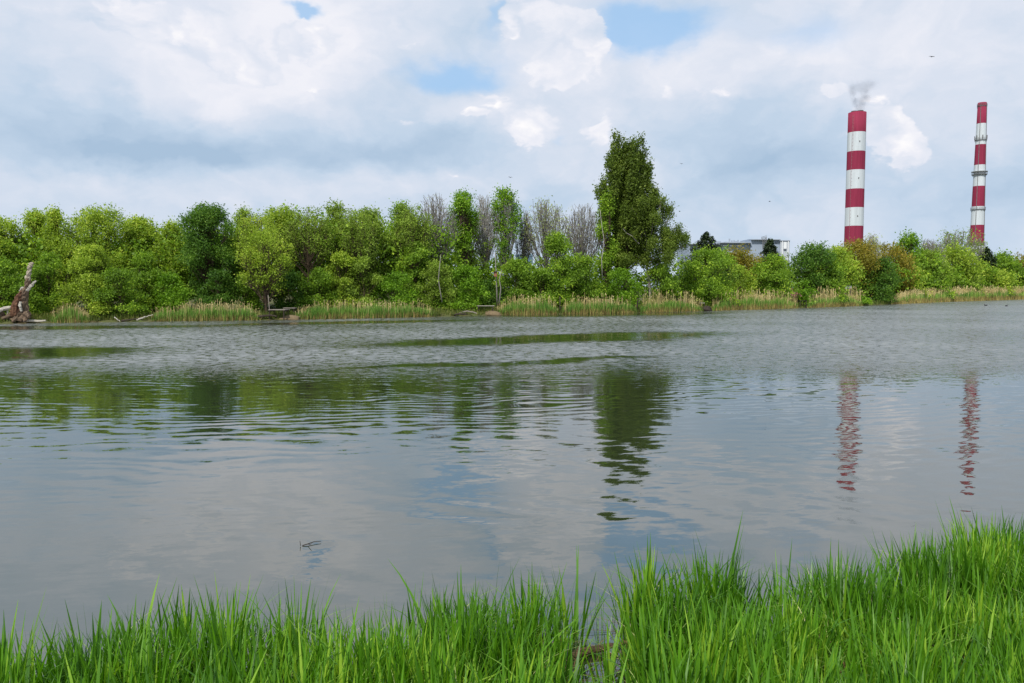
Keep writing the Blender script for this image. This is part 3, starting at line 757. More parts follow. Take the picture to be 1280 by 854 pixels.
reedbed('tall pale reeds below the arching birch', 801, 880, [(801, 373), (860, 373), (880, 381)], 3, .5, 12)
reedbed('reeds with green tops between the dense bush and the black landing stage', 891, 998, [(891, 372), (920, 369), (998, 369)], 3.4, .5, 10)
reedbed('tan reeds around the white board', 1010, 1082, [(1010, 370), (1040, 367), (1082, 369)], 4, .4, 12)
reedbed('long tan reed belt running to the right edge', 1114, 1420, [(1114, 369), (1140, 364.5), (1200, 361.5), (1280, 361), (1420, 361)], 8, .7, 5, 6)
# low bank grass filling the gaps
n = 26000; px = rng.random(n) * 1500 - 100; d = 0.1 + rng.random(n) ** 1.5 * 6
B = np.array([[*radial(a, b), gz(b) - .05] for a, b in zip(px, d)]); sw = B[:, 1] / 80
V, Fs = blades(B, (.25 + .4 * rng.random(n)), .07 * sw, rng.normal(size=n) * .15, rng.random(n) * 6.28, np.abs(rng.normal(size=n)) * .15)
tag(mesh_obj('bank_grass', V, Fs, leafmat('bank_grass', (0.06, 0.09, 0.02), (0.15, 0.2, 0.035), (0.3, 0.28, 0.09), nscale=.3)),
    'low mixed grass along the far waterline', 'grass', kind='stuff')

# ------------------------------------------------------------------ chimneys
RED = simple('chimney_red_paint', (0.26, 0.028, 0.064), 0.8, 0.22, .3, 0.2, stretch=(4, 4, .18))
WHT = simple('chimney_white_paint', (0.57, 0.62, 0.65), 0.8, 0.14, .3, 0.2, stretch=(4, 4, .18))
STEEL = simple('dark_steel', (0.17, 0.17, 0.17), 0.6, 0.3, 1)
RIM = simple('sooty_concrete', (0.10, 0.075, 0.075), 0.9, 0.3, .5)
def chimney(px, Y, bands, wtop, wbot, ybot, label):
    zz = lambda py: atY(px, py, Y)[2]
    k = Y / F
    root = empty('striped_chimney', (atY(px, 300, Y)[0], Y, 1.0), label, 'chimney')
    zt, zb = zz(bands[0]), 0.0
    rad = lambda z_: (wbot + (wtop - wbot) * (z_ + 1 - zz(ybot)) / (zt - zz(ybot))) / 2 * k
    zs = [zz(b) - 1 for b in bands]; prof, mi = [], []
    for i, z_ in enumerate(zs):
        prof.append((rad(z_), z_)); mi.append(i % 2)
    dz = zs[-2] - zs[-1]; z_ = zs[-1]; i = len(zs) - 1
    while z_ - dz > 0: z_ -= dz; i += 1; prof.append((rad(z_), z_)); mi.append(i % 2)
    prof.append((rad(0), 0)); 
    mb = MB(); prof = prof[::-1]; mi = mi[::-1]
    mb.ring(prof + [(prof[-1][0] * .86, zs[0]), (prof[-1][0] * .86, zs[0] - 6)], 48, mi[:len(prof) - 1] + [2, 2])
    mb.build('shaft', [RED, WHT, RIM], root, smooth=False)
    for p_ in root.children[0].data.polygons: p_.use_smooth = abs(p_.normal.z) < .5
    return root, zs, rad
r1, zs1, rad1 = chimney(1067, 450, [141.2, 166.2, 190, 213.2, 236.8, 260, 282.9, 306], 20.9, 21.8, 305, 'thick red and white banded chimney with smoke at its top')
fl = MB()
for a in (20, 110, 200, 290):
    cx_, cy_ = 2.1 * math.cos(R(a)), 2.1 * math.sin(R(a))
    fl.tube([(cx_, cy_, zs1[0] - 5), (cx_, cy_, zs1[0] + 0.75)], [1.75, 1.75], 20)
fl.build('flue_pipe', RIM, r1)
for b in (178.5, 224, 271):
    z_ = atY(1067, b, 450)[2] - 1; mb = MB()
    mb.box((-.3, -rad1(z_) - .02, z_), (.5, .3, .8)); mb.build('hatch', STEEL, r1)
lad = MB()
for s_ in (-.35, .35): lad.box((rad1(50) * -.75 + s_, -rad1(50) * .70, zs1[0] / 2), (.08, .08, zs1[0] - 4))
for q in np.arange(4, zs1[0] - 2, 2.0): lad.box((rad1(50) * -.75, -rad1(50) * .70, q), (.7, .06, .08))
lad.build('ladder', simple('ladder_grey', (0.32, 0.18, 0.19), .6), r1)
r2, zs2, rad2 = chimney(1221, 470, [128.6, 154.8, 181.1, 206.5, 233, 258.4, 281.6, 307], 9.8, 15.6, 300, 'slender tapering red and white chimney with railed platforms')
def platform(root, z_, rad, ext, rail=1.1, dbl=False):
    r = rad(z_); mb = MB()
    mb.ring([(r + .02, z_ - .25), (r + ext, z_ - .25), (r + ext, z_), (r + .02, z_)], 32)
    for k in range(12):
        a = k * math.pi / 6; c, s_ = math.cos(a), math.sin(a)
        mb.tube([(c * (r + .05), s_ * (r + .05), z_ - 1.3), (c * (r + ext * .95), s_ * (r + ext * .95), z_ - .25)], [.07, .07], 5)
    o_ = mb.build('platform', STEEL, root)
    rl = MB()
    for h in (.55, 1.1): rl.ring([(r + ext - .04, z_ + h), (r + ext + .04, z_ + h), (r + ext + .04, z_ + h + .08), (r + ext - .04, z_ + h + .08)], 32, close=True)
    for k in range(20):
        a = k * math.pi / 10; rl.box(((r + ext) * math.cos(a), (r + ext) * math.sin(a), z_ + .55), (.06, .06, 1.1))
    rl.build('railing', STEEL, o_)
for b, e in ((132.6, .25), (175.2, .5), (218.2, 1.0), (262, .5), (305, .6)):
    platform(r2, atY(1221, b, 470)[2] - 1, rad2, e)
mb = MB(); z_ = atY(1221, 214.8, 470)[2] - 1; mb.ring([(rad2(z_), z_ - .15), (rad2(z_) + 1.3, z_ - .12), (rad2(z_) + 1.3, z_ + .12), (rad2(z_), z_ + .15)], 32)
mb.build('antenna_ring', simple('galvanised', (.35, .37, .38), .5), r2)
for k in range(6):
    a = k * math.pi / 3 + .3; z_ = atY(1221, 172, 470)[2] - 1; r = rad2(z_) + .5; mb = MB(); mb.box((r * math.cos(a), r * math.sin(a), z_), (.35, .35, 2.2)); mb.build('antenna', STEEL, r2)
for side in (-1, 1):
    mb = MB(); r = 1.0
    mb.tube([(side * rad2(0) * .72, -rad2(0) * .72, 0), (side * rad2(zs2[0]) * .74, -rad2(zs2[0]) * .74, zs2[0] - 1)], [.16, .16], 6); mb.build('cable_duct', STEEL, r2)

# smoke above the thick chimney
m = bpy.data.materials.new('smoke'); m.use_nodes = True; nt = m.node_tree; nt.nodes.clear()
o = nt.nodes.new('ShaderNodeOutputMaterial'); pv = nt.nodes.new('ShaderNodeVolumePrincipled'); nt.links.new(pv.outputs[0], o.inputs['Volume'])
tc = nt.nodes.new('ShaderNodeTexCoord'); X, Y, Z = sep(nt, tc.outputs['Object'])
nz = noise(nt, tc.outputs['Object'], .16, 4, .6)
n2x, n2y, n2z = sep(nt, noise(nt, tc.outputs['Object'], .12, 3, .5, 'Color'))
u = (X + (n2x - .5) * 6 - Z * .12) / (Z * .36 + 4.0); v = Y / (Z * .3 + 4.0)
rr = (u * u + v * v).f('SQRT')
den = (1.0 - rr.smooth(.45, 1.05)) * (nz.smooth(.40, .64)) * (1.0 - Z.smooth(8.0, 18.5)) * 0.17
nt.links.new(den.v, pv.inputs['Density']); pv.inputs['Color'].default_value = (.42, .45, .52, 1)
mb = MB(); mb.ring([(0.01, 0), (4.9, 0), (7.5, 4), (10, 9), (12, 14), (12, 18), (0.01, 18.5)], 24)
sm = mb.build('smoke', m, None, loc=(atY(1067, 300, 450)[0] + .5, 450, 1 + zs1[0] + 1.0)); tag(sm, 'thin grey smoke drifting off the thick chimney', 'smoke', kind='stuff')

# ------------------------------------------------------------------ factory
FW = simple('factory_cladding', (0.32, 0.38, 0.47), .6, .06, .05, .3, stretch=(1, 1, 4))
FD = simple('factory_roof_edge', (0.33, 0.37, 0.43), .6, .12, .3)
FWH = simple('factory_white_panel', (0.78, 0.80, 0.82), .5, .05, .5)
FGL = simple('factory_glass', (0.10, 0.12, 0.15), .15, .2, .5, .6)
FL = simple('factory_pale_cladding', (0.46, 0.50, 0.56), .6, .06, .1)
FY = 340.0
fx = lambda px, Y=FY: atY(px, 330, Y)[0]
fz = lambda py, Y=FY: atY(900, py, Y)[2]
root = empty('factory_building', (fx(920), FY + 10, 1), 'long grey-blue factory building behind the trees', 'building')
ox, oy = fx(920), FY + 10
def fb_(name, x0, x1, ytop, y0, y1, mat, ybot=365, par=root, zb=None):
    mb = MB(); zt = fz(ytop); z0 = 0.0 if zb is None else fz(zb)
    mb.box(((fx(x0) + fx(x1)) / 2 - ox, (y0 + y1) / 2 - 10, (zt + z0) / 2 - 1), (fx(x1) - fx(x0), y1 - y0, zt - z0)); return mb.build(name, mat, par)
fb_('wall', 861, 897, 305.5, 0, 24, FW)
w1 = fb_('wall', 897, 936, 304.0, -1, 26, FW)
w2_ = fb_('wall', 936, 972, 300.2, -2, 26, FW)
w3 = fb_('corner_tower', 972, 983.5, 301.5, -3, 20, FL)
fb_('penthouse', 896, 904, 300.8, 4, 14, FD); fb_('penthouse', 911, 936, 301.2, 6, 18, FD); fb_('penthouse', 938, 966, 298.6, 2, 16, FW)
for a, b, t in ((861, 897, 305.2), (897, 936, 303.7), (936, 972, 299.8), (972, 983.5, 301.1)):
    fb_('parapet', a, b, t, -3.4, 1 if a > 900 else 2, FD, zb=t + .75)
for a in (905, 913.5, 922):
    fb_('window', a - 2.6, a + 2.6, 306.6, -1.4, -.9, FWH, zb=308.2, par=root)
fr = fb_('window', 976, 979.4, 303.2, -3.3, -2.9, FWH, zb=311.5); fb_('window', 976, 979.4, 312.2, -3.3, -2.9, FGL, zb=313.4)
fb_('window', 966.5, 969, 303, -2.3, -1.9, FGL, zb=304.6)
for a in (974.3, 981.4): fb_('corner_strip', a - .5, a + .5, 302, -3.35, -2.9, FWH, zb=330)
for a, t in ((920, 296.5), (923, 298.6), (926, 298.4), (931, 298.0), (904, 300), (957, 297.6), (962, 296.2), (928.5, 299.5)):
    mb = MB(); r = .32 if t < 299 else .45
    zb_ = fz(303) - 1 if a < 936 else fz(300) - 1
    mb.tube([(fx(a) - ox, 1, zb_), (fx(a) - ox, 1, fz(t) - 1)], [r, r], 8); mb.ring([(.01, 0), (r * 1.7, 0), (.01, .5)], 8) if False else None
    mb.build('roof_vent', FD, root)
mb = MB()
for sx_ in (-.5, .5):
    for sy_ in (-.5, .5): mb.box((fx(952) - ox + sx_ * 1.6, -12.6 + sy_ * 1.6, fz(304) - 1), (.16, .16, fz(296.6) - fz(312)))
for i in range(9):
    z_ = fz(311.5) - 1 + i * (fz(297) - fz(311.5)) / 8
    mb.box((fx(952) - ox, -13.4, z_), (1.7, .12, .12)); mb.box((fx(952) - ox, -13.4, z_ + .35), (1.9, .1, .1), rot=Matrix.Rotation(R(24 if i % 2 else -24), 3, 'Y'))
mb.build('lattice_mast', STEEL, root)
# small teal house glimpsed between trunks
q = radial(655, 34)
root = empty('house', (q[0], q[1], 1.0), 'small blue-grey house glimpsed between the bare trunks', 'house')
zt = atY(655, 318, q[1])[2] - 1
mb = MB(); mb.box((0, 0, zt * .4), (2.4, 3, zt * .8)); mb.build('wall', simple('house_wall', (.08, .15, .19), .7), root)
mb = MB(); hh = zt * .8
mb.add([(-1.4, -1.8, hh), (1.4, -1.8, hh), (1.4, 1.8, hh), (-1.4, 1.8, hh), (-1.4, 0, zt), (1.4, 0, zt)], [(0, 1, 5, 4), (2, 3, 4, 5), (1, 2, 5), (3, 0, 4), (3, 2, 1, 0)]); mb.build('roof', simple('house_roof', (.06, .11, .15), .7), root)
mb = MB(); mb.box((.3, -1.52, hh * .7), (.8, .1, .9)); mb.build('window', FWH, root)

# ------------------------------------------------------------------ bank furniture
WOOD = simple('weathered_wood', (0.26, 0.23, 0.20), .85, .35, 6, .1, stretch=(1, 6, 6))
WOODD = simple('dark_wood', (0.05, 0.04, 0.032), .85, .35, 6, .1)
WOODP = simple('bleached_wood', (0.44, 0.41, 0.35), .85, .3, 4, .1)
def jetty(label, px, y_top, wpx, dist, name='fishing_jetty', mat=WOOD, deep=1.6, planks=7):
    q = radial(px, dist); Y = q[1]; z_ = atY(px, y_top, Y)[2]; w = wpx / F * Y
    root = empty(name, (q[0], Y, gz(dist)), label, name.replace('_', ' ').split()[-1])
    h = z_ - gz(dist)
    for i in range(planks):
        mb = MB(); yy = -deep / 2 + (i + .5) * deep / planks
        mb.box((rng.normal() * .03, yy, h - .03 + rng.normal() * .006), (w, deep / planks * .88, .06)); mb.build('plank', mat, root)
    for sx_ in (-.42, .42):
        for sy_ in (-.42, .42):
            mb = MB(); mb.tube([(sx_ * w, sy_ * deep, -1.0), (sx_ * w, sy_ * deep, h - .06)], [.07, .06], 8); mb.build('post', WOODD, root)
        mb = MB(); mb.box((sx_ * w, 0, h - .12), (.09, deep * .98, .12)); mb.build('beam', WOODD, root)
    return root
jetty('grey plank fishing jetty on the cleared bank, right of the pale post', 348, 386.8, 21, .4, deep=1.8)
jetty('small grey landing planks further up beside the longer jetty', 362, 384.8, 15, 2.4, name='plank_platform', deep=1.0, planks=4)
jetty('pale plank bench by the water between bush and reeds', 607, 382.0, 21, .9, name='plank_bench', mat=WOODP, deep=.5, planks=3)
jetty('black landing stage in the gap of the reeds', 1003, 375.8, 9, .6, name='landing_stage', mat=WOODD, deep=1.2, planks=4)
jetty('little pale rail seat beside the dense round bush', 878, 378.5, 6, 1.2, name='low_bench', mat=WOODP, deep=.4, planks=2)
def pole(label, a, b, Y, r, mat, name='post_or_gap_shade'):
    A, B_ = atY(*a, Y), atY(*b, Y); A[2] = min(A[2], gz(1)); mb = MB()
    pts = [tuple((A + (B_ - A) * t - A) + np.array([rng.normal() * .01, 0, 0])) for t in (0, .33, .66, 1)]
    mb.tube([(p_[0], p_[1], p_[2]) for p_ in pts], [r, r * .95, r * .9, r * .8], 8)
    return tag(mb.build(name, mat, None, smooth=True, loc=A), label, 'post')
pole('thin whitish leaning post at the left end of the jetty', (337.5, 393), (335, 369), bank(336) + .6, .04, WOOD)
pole('dark strip standing in for the shade in the gap between the straw reeds', (700, 392), (700, 371), bank(700) + .8, .09, WOODD)  # dark gap in the reeds, its shade built as a thin dark upright
pole('short dark strip standing in for the shade of a reed gap before the poplar', (797, 391), (797, 373), bank(797) + .6, .11, WOODD)  # another reed gap, its darkness modelled as a solid dark upright
# stump dark lump by the water
def blobm(name, loc, size, mat, label, cat, seed=1, n=10):
    bm = bmesh.new(); bmesh.ops.create_icosphere(bm, subdivisions=3, radius=1)
    r_ = random.Random(seed); ph = [r_.random() * 6 for _ in range(6)]
    for v in bm.verts:
        k = 1 + .18 * math.sin(v.co.x * 3 + ph[0]) * math.sin(v.co.y * 4 + ph[1]) + .12 * math.sin(v.co.z * 5 + ph[2] + v.co.x * 2)
        v.co = Vector((v.co.x * size[0] * k, v.co.y * size[1] * k, v.co.z * size[2] * k))
    me = bpy.data.meshes.new(name); bm.to_mesh(me); bm.free(); me.materials.append(mat)
    for p_ in me.polygons: p_.use_smooth = True
    o_ = bpy.data.objects.new(name, me); COL.objects.link(o_); o_.location = tuple(loc); return tag(o_, label, cat)
q = radial(883, .1); blobm('tree_stump', (q[0], q[1], .25), (.8, .6, .42), WOODD, 'low black stump at the waterline below the dense round bush', 'stump', 3)
q = radial(613, .2); blobm('sandy_hump', (q[0], q[1], .12), (1.3, .7, .35), simple('bare_soil', (.17, .125, .07), .95, .3, 3), 'bare sandy hump of bank under the pale plank bench', 'soil mound', 4)
q = radial(362, .3); blobm('sandy_hump', (q[0], q[1], .12), (1.2, .7, .3), bpy.data.materials['bare_soil'], 'bare earth hump right of the grey jetty', 'soil mound', 6)
# bird box on the trunk above the bench
q = radial(619, 5); Y = q[1]; c = atY(619.5, 343, Y)
root = empty('bird_box', c, 'reddish-brown bird box high on a thin pole above the bench', 'bird box')
mb = MB(); mb.box((0, 0, 0), (.34, .3, .55)); mb.build('body', simple('red_brown_wood', (.30, .12, .07), .8), root)
mb = MB(); mb.box((0, -.05, .31), (.46, .44, .06), rot=Matrix.Rotation(R(10), 3, 'X')); mb.build('roof', WOODD, root)
mb = MB(); mb.tube([(0, -.151, .08), (0, -.16, .08)], [.045, .045], 12); mb.build('entrance_hole', STEEL, root)
def stem(name, label, pts, Y, r, mat):
    P_ = [atY(a, b, Y) for a, b in pts]; base = P_[0]; mb = MB()
    L = len(P_); mb.tube([tuple(p_ - base) for p_ in P_], [r * (1 - .5 * i / (L - 1)) for i in range(L)], 7)
    return tag(mb.build(name, mat, None, True, loc=base), label, 'sapling')
stem('sapling', 'thin straight pale trunk carrying the bird box above the bench', [(621.5, 384), (621, 365), (620.5, 352), (620, 340), (619, 315)], radial(621, 5.4)[1], .1, BARKG)
stem('sapling', 'crooked pale young trunk right of the bird-box trunk', [(623.5, 382), (625, 370), (626, 360), (624, 350), (627, 338)], radial(624, 3.5)[1], .09, BARKG)
stem('sapling', 'thin pale stem in front of the olive bush', [(552.5, 378), (550, 362), (548, 350), (549, 338), (551, 318)], radial(552, 3)[1], .07, BARKG)
stem('sapling', 'long pale leaning stem left of the poplar', [(753, 350), (752, 325), (755, 300), (752, 280), (750, 262)], radial(753, 5)[1], .055, BARKP)
# white board
q = radial(1060, 7); Y = q[1]; c = atY(1060, 359, Y)
root = empty('notice_board', (q[0], Y, gz(7)), 'small white-topped board on two posts above the tan reeds', 'board')
zc = c[2] - gz(7)
mb = MB(); mb.box((0, 0, zc), (1.3, .06, .5)); mb.build('panel', FWH, root)
mb = MB(); mb.box((-.1, 0, zc + .34), (1.5, .3, .12)); mb.build('cap', WOODD, root)
for s_ in (-.5, .5):
    mb = MB(); mb.box((s_, .08, zc / 2), (.1, .1, zc)); mb.build('post', WOOD, root)
# pink flowering shrub
tree('flowering_shrub', 'shrub', 'small pink flowering shrub poking above the reeds right of the round bush', 987, 363.5, 13, 'shrub', 'pink', 5.5, crown0=.3, lr=.4, dens=.8)

# dead broken tree on the left
q = radial(28, .6); Y = q[1]
DB = simple('dead_bark', (0.16, 0.115, 0.075), .95, .5, 3.0, .1, .06, col2=(.07, .05, .04), stretch=(2, 2, .5))
DR = simple('rotten_heartwood', (0.14, 0.075, 0.045), .9, .5, 4.0, .1, .05, col2=(.07, .035, .025), stretch=(2, 2, .5))
root = empty('dead_tree', (q[0], Y, .2), 'broken dead tree trunk with red-brown rotten heart at the left waterline', 'dead tree')
rr_ = random.Random(5)
def dpt(px, py, dy=0): 
    c = atY(px, py, Y); return (c[0] - q[0], dy, c[2] - .2)
def dtube(name, pts, rad, mat, jit=.3, n=14, sub=4):
    P_ = [Vector(dpt(*p_)) for p_ in pts]; PP, RR = [], []
    for i in range(len(P_) - 1):
        for s_ in range(sub):
            t = s_ / sub; PP.append(P_[i].lerp(P_[i + 1], t) + Vector((rr_.gauss(0, .03), rr_.gauss(0, .03), 0))); RR.append(rad[i] * (1 - t) + rad[i + 1] * t)
    PP.append(P_[-1]); RR.append(rad[-1]); mb = MB(); mb.tube(PP, RR, n, jit=jit, rnd=rr_); return mb.build(name, mat, root)
dtube('trunk', [(28, 399), (27.5, 388), (29, 372), (33, 360), (35, 348)], [.8, .5, .34, .25, .2], DB)
dtube('heartwood', [(24.5, 394, -.5), (24, 384, -.5), (25.5, 372, -.28), (28, 364, -.1)], [.4, .42, .3, .12], DR, .3)
dtube('broken_top', [(34.5, 350), (36.5, 342), (37.5, 334), (39, 330.5), (41.5, 328.5)], [.24, .2, .17, .15, .08], simple('grey_snag', (.38, .33, .25), .9, .4, 3))
dtube('limb', [(33, 363), (37, 360), (41, 355), (44.5, 351.5)], [.17, .14, .11, .07], WOODP)
dtube('limb', [(31, 366), (29, 359), (26.5, 361), (24, 364)], [.11, .09, .07, .04], WOODP)
dtube('limb', [(30, 377, -.6), (31, 383, -.7), (33, 389, -.7)], [.09, .12, .08], WOODP)
dtube('fallen_limb', [(20, 383.5, -.3), (10, 386.5, -.8), (1, 391.5, -1.2), (-10, 399, -1.6)], [.13, .17, .19, .2], WOODP)
dtube('fallen_limb', [(14, 386, -.5), (14.5, 394, -.6), (14, 400, -.7)], [.06, .06, .05], WOODP)
for a, b in [((36, 392), (44, 396)), ((22, 392), (13, 398)), ((18, 396), (4, 402)), ((8, 391), (3, 402)), ((34, 396), (40, 401)), ((9, 398), (2, 394)), ((28, 396), (24, 402))]:
    dtube('root', [(*a, -.4), ((a[0] + b[0]) / 2, (a[1] + b[1]) / 2 - 1, -.7), (*b, -1.0)], [.28, .2, .1], DB, .25)
def log(label, a, b, r, mat, dy=-.3, name='driftwood_log', bend=0):
    Y = bank((a[0] + b[0]) / 2) + dy; A, B_ = atY(*a, Y), atY(*b, Y); mb = MB(); pts = []
    for i in range(7):
        t = i / 6; p_ = A + (B_ - A) * t - A; p_ = p_ + np.array([0, rng.normal() * .03, bend * math.sin(t * math.pi) + rng.normal() * .015]); pts.append(tuple(p_))
    mb.tube(pts, [r * (1 - .45 * i / 6) for i in range(7)], 9, jit=.12, rnd=rr_)
    return tag(mb.build(name, mat, None, False, loc=A), label, 'driftwood')
log('long bleached log lying at the waterline below the dead tree', (28, 401), (57, 401), .13, WOODP, -.2)
log('short white branch stub leaning into the water left of the driftwood', (143, 397), (150, 401.5), .055, WOODP, -.3)
log('pale forked driftwood at the left end of the reeds', (171, 400), (182, 396), .09, WOODP, -.1)
log('thin pale driftwood tip rising towards the reeds', (181, 396.5), (191, 393.5), .05, WOODP, 0.05)
log('long dull log half in the water left of the pale driftwood', (152, 401), (172, 398.5), .08, WOODD, -.1)
log('dark brushwood stem at the water below the leafy weeds', (560, 396), (583, 393), .13, WOODD, -.1, bend=.15)
log('tangled grey brushwood branch left of the plank bench', (572, 393), (596, 392), .1, WOOD, 0, bend=.3)
log('dark drift branch under the left end of the jetty', (322, 396), (346, 395.5), .13, WOODD, -.15, bend=.1)

# ------------------------------------------------------------------ birds
BK = simple('dark_feathers', (.035, .033, .035), .7)
def bird(label, px, py, Y, span, roll, rz):
    c = atY(px, py, Y); root = empty('flying_bird', c, label, 'bird', 'birds in the sky', rz=rz); bl = span * .38
    mb = MB(); mb.tube([(0, -bl * .55, 0), (0, -bl * .4, .01), (0, -bl * .1, 0), (0, bl * .3, 0), (0, bl * .6, 0)], [bl * .02, bl * .11, bl * .16, bl * .1, bl * .03], 8)
    mb.build('body', BK, root, True)
    for s_ in (-1, 1):
        mb = MB(); w = span / 2; th = .012
        pr = [(0, -.12, .16, 0), (.35, -.18, .12, .25), (.7, -.08, .12, .30), (1, .12, .14, .18)]
        vs = []
        for t, f0, f1, h in pr:
            for q_ in (th, -th): vs += [(s_ * w * t, f0 * span * .6, h * w * roll + q_), (s_ * w * t, f1 * span * .6, h * w * roll + q_)]
        fs = []
        for i in range(3):
            a = i * 4; b = a + 4; fs += [(a, a + 1, b + 1, b), (a + 2, b + 2, b + 3, a + 3), (a, b, b + 2, a + 2), (a + 1, a + 3, b + 3, b + 1)]
        mb.add(vs, fs); mb.build('wing', BK, root)
bird('tiny dark bird in the sky above the fresh-green tree', 638, 222, 95, .6, .7, .5)
bird('small dark bird in the sky above the factory', 962, 252, 110, .65, .5, 1.4)
bird('very small bird in the sky right of the poplar top', 852, 205, 130, .6, .9, .3)
bird('grey bird gliding high between the two chimneys', 1165, 71, 120, 1.0, .3, .2)
def duck(label, px, py, rz):
    q = atZ(px, py, 0); root = empty('swimming_duck', (q[0], q[1], 0), label, 'duck', 'ducks on the water', rz=rz)
    mb = MB(); mb.tube([(-.30, 0, .13), (-.22, 0, .10), (-.05, 0, .08), (.12, 0, .08), (.22, 0, .10)], [.02, .08, .13, .12, .04], 10); mb.build('body', BK, root, True)
    mb = MB(); mb.tube([(.16, 0, .12), (.2, 0, .24), (.22, 0, .30), (.27, 0, .31)], [.05, .04, .055, .02], 8); mb.build('head', BK, root, True)
    mb = MB(); mb.tube([(.28, 0, .305), (.34, 0, .295)], [.018, .01], 6); mb.build('bill', WOODP, root)
duck('dark duck swimming far out on the right, the left one', 1232, 382.3, 2.6)
duck('dark duck swimming far out on the right, nearest the edge', 1258, 383.0, .3)

# ------------------------------------------------------------------ foreground grass standing in the shallows
GM = leafmat('sweet_grass', (0.036, 0.12, 0.007), (0.115, 0.29, 0.014), (0.30, 0.48, 0.040), trans=.36, nscale=1.2, rough=.42, spec=.4)
GY = leafmat('bent_pale_blades', (0.16, 0.34, 0.03), (0.36, 0.50, 0.12), (0.62, 0.60, 0.30), trans=.4, nscale=2)
GDm = leafmat('dead_litter', (0.10, 0.06, 0.025), (0.22, 0.15, 0.06), (0.42, 0.32, 0.15), trans=.1, nscale=2)
EDGE = [(-260, 830), (-60, 822), (20, 800), (70, 782), (130, 768), (180, 752), (230, 742), (300, 745), (380, 755), (430, 768), (500, 752), (560, 735), (620, 722), (690, 722), (735, 735), (746, 770),
        (757, 730), (775, 702), (880, 708), (1000, 706), (1060, 700), (1120, 684), (1170, 668), (1220, 655), (1290, 655), (1420, 640), (1550, 640)]
ex, ey = [], []
for a, b in EDGE:
    q = atZ(a, b + 2, .52); ex.append(q[0]); ey.append(q[1])
ex, ey = np.array(ex), np.array(ey); od = np.argsort(ex); ex, ey = ex[od], ey[od]
def nground(x, y): return np.interp(y, [g_[0] for g_ in prof_n], [g_[1] for g_ in prof_n])
prof_n = prof = [(-400, 1.9), (-20, 1.75), (0.5, 1.6), (2.2, 1.0), (4.0, 0.22), (5.0, 0.07), (5.7, -0.03), (6.6, -0.14), (9.5, -0.5), (14, -1.4), (40, -2.2)]
def sn(x, y, s, ph): return np.sin(x * s + ph) * np.sin(y * s * 1.3 + ph * 2.1) + .5 * np.sin(x * s * 2.3 + ph * 3) * np.sin(y * s * 2.1 + ph)
def scatter(n, y0=3.6):
    x = rng.random(n) * 15 - 7.3; y = y0 + rng.random(n) * (9.3 - y0)
    lim = np.interp(x, ex, ey) + .10 * sn(x, y * 0, 5, 1.7) + rng.normal(size=n) * .09
    k = y < lim
    # open channel of water in the middle and thin litter patches beside it
    c0 = atZ(752, 854, 0)[0]; xc = c0 + (y - 6.2) * .12
    gap = (np.abs(x - xc - .05 * np.sin(y * 5)) < .29 + .06 * np.sin(y * 7)) & (y > 4.5) & (rng.random(n) < .96)
    thin = (((x - .30) / .55) ** 2 + ((y - 6.35) / .42) ** 2 < 1) & (rng.random(n) < .72)
    thin2 = (((x - 4.0) / .55) ** 2 + ((y - 5.9) / .35) ** 2 < 1) & (rng.random(n) < .6)
    thin3 = (((x + 3.6) / .5) ** 2 + ((y - 5.6) / .35) ** 2 < 1) & (rng.random(n) < .5)
    k &= ~gap & ~thin & ~thin2 & ~thin3
    k &= (sn(x, y, 3.1, .6) > -.75) | (rng.random(n) < .35)
    return x[k], y[k]
cxx, cyy = scatter(2300); ci = rng.integers(0, len(cxx), 20000); ang = rng.random(20000) * 6.28; rad_ = np.abs(rng.normal(size=20000)) * .055
x, y = scatter(13000)
hf = np.concatenate([np.ones(len(x)), (.82 + .4 * rng.random(len(cxx)))[ci]]); yw = np.concatenate([rng.random(len(x)) * 6.28, ang + rng.normal(size=20000) * .5]); ln = np.concatenate([.05 + .15 * rng.random(len(x)), .06 + rad_ * 3.2])
x = np.concatenate([x, cxx[ci] + np.cos(ang) * rad_]); y = np.concatenate([y, cyy[ci] + np.sin(ang) * rad_])
n = len(x); z_ = np.maximum(nground(x, y), -.12) 
B = np.stack([x, y, z_], 1)
h = (.53 + .25 * rng.random(n)) * (1 + .10 * sn(x, y, 2.9, 2) + .06 * sn(x, y, 8, 1)) * (.92 + .12 * rng.random(n)) + np.where(rng.random(n) < .03, .12, 0)
h = h * hf * np.interp(x, [-7, -4.2, -3.2, 2.5, 4.5, 6], [.62, .74, .97, 1, .97, .96])
yaw = yw
V, Fs = blades(B, h, .0260 * (.5 + .9 * rng.random(n)), ln * h + .05 * np.abs(rng.normal(size=n)) * h, yaw, np.abs(rng.normal(size=n)) * .05 + np.where(rng.random(n) < .10, .30, 0), nseg=5, taper=.96, tp=3)
gr = mesh_obj('waterside_grass', V, Fs, GM); tag(gr, 'tall bright green grass in the foreground shallows', 'grass', kind='stuff')
x, y = scatter(4600); n = len(x); B = np.stack([x, y, np.maximum(nground(x, y), -.05) + .12 * rng.random(n)], 1)
V, Fs = blades(B, .30 + .28 * rng.random(n), .011 * (.7 + .6 * rng.random(n)), .05 + .2 * rng.random(n), rng.random(n) * 6.28, .25 + .35 * rng.random(n), nseg=6)
tag(mesh_obj('bent_grass_blades', V, Fs, GY), 'pale bent-over blades scattered through the foreground grass', 'grass', kind='stuff')
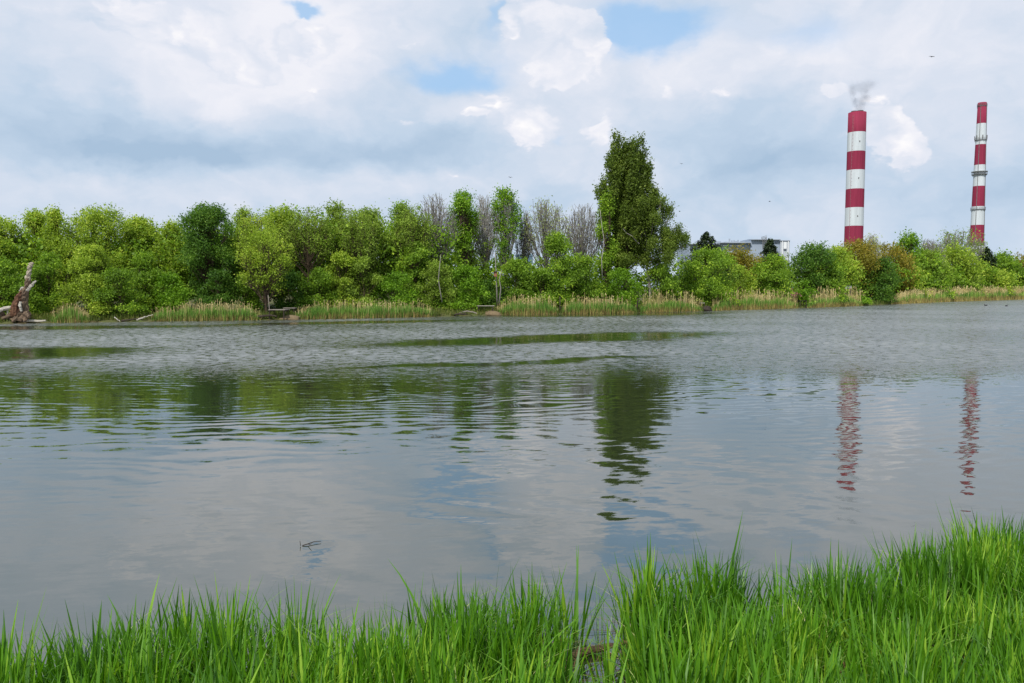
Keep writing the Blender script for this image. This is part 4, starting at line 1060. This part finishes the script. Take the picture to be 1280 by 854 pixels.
x = rng.random(9000) * 15 - 7.3; y = 4.0 + rng.random(9000) * 3.4; k = y < np.interp(x, ex, ey) - .15; x, y = x[k], y[k]; n = len(x)
keep = (np.abs(x - .75 - (y - 6.2) * .12) > .14) | (rng.random(n) < .3); x, y = x[keep], y[keep]; n = len(x)
B = np.stack([x, y, np.maximum(nground(x, y), 0.0) + .005 + .03 * rng.random(n)], 1)
V, Fs = blades(B, .03 + .10 * rng.random(n) ** 2, .009 * (.7 + .8 * rng.random(n)), .12 + .3 * rng.random(n), rng.random(n) * 6.28, .02 + .1 * rng.random(n), nseg=3)
tag(mesh_obj('dead_stem_litter', V, Fs, GDm), 'brown dead stems lying between the foreground grass', 'litter', kind='stuff')
# sparse outlying stems in the water
x = rng.random(420) * 13 - 6.4; y = np.interp(x, ex, ey) + .05 + np.abs(rng.normal(size=420)) * .22
n = len(x); B = np.stack([x, y, -.1 + 0 * x], 1)
V, Fs = blades(B, .35 + .33 * rng.random(n), .006 + 0 * x, .08 * rng.normal(size=n), rng.random(n) * 6.28, .05 * rng.random(n), nseg=4)
tag(mesh_obj('outlying_grass_stems', V, Fs, GM), 'thin single stems standing in the water beyond the grass edge', 'grass', kind='stuff')
# brown log in the channel
A = atZ(712, 818, .03); B_ = atZ(772, 806, .05); mb = MB()
mb.tube([tuple((B_ - A) * t + np.array([0, rng.normal() * .01, rng.normal() * .008])) for t in np.linspace(0, 1, 7)], [.03, .035, .036, .034, .03, .028, .015], 9, jit=.15, rnd=rr_)
tag(mb.build('driftwood_stick', simple('wet_brown_wood', (.075, .045, .025), .7, .4, 20), None, loc=A), 'brown stick lying across the water gap in the foreground grass', 'driftwood')
# floating twig
A = atZ(378, 682, 0.006); mb = MB()
mb.tube([(0, 0, 0), (.06, .03, .01), (.12, .1, .015), (.2, .13, .01)], [.006, .006, .005, .003], 6); mb.tube([(.06, .03, .01), (.1, -.03, .02), (.13, -.05, .04)], [.004, .004, .002], 6); mb.tube([(-.02, -.01, 0), (-.03, .0, .06)], [.005, .003], 6)
tag(mb.build('floating_twig', WOODD, None, loc=A), 'small dark twig floating alone on the near water', 'twig')
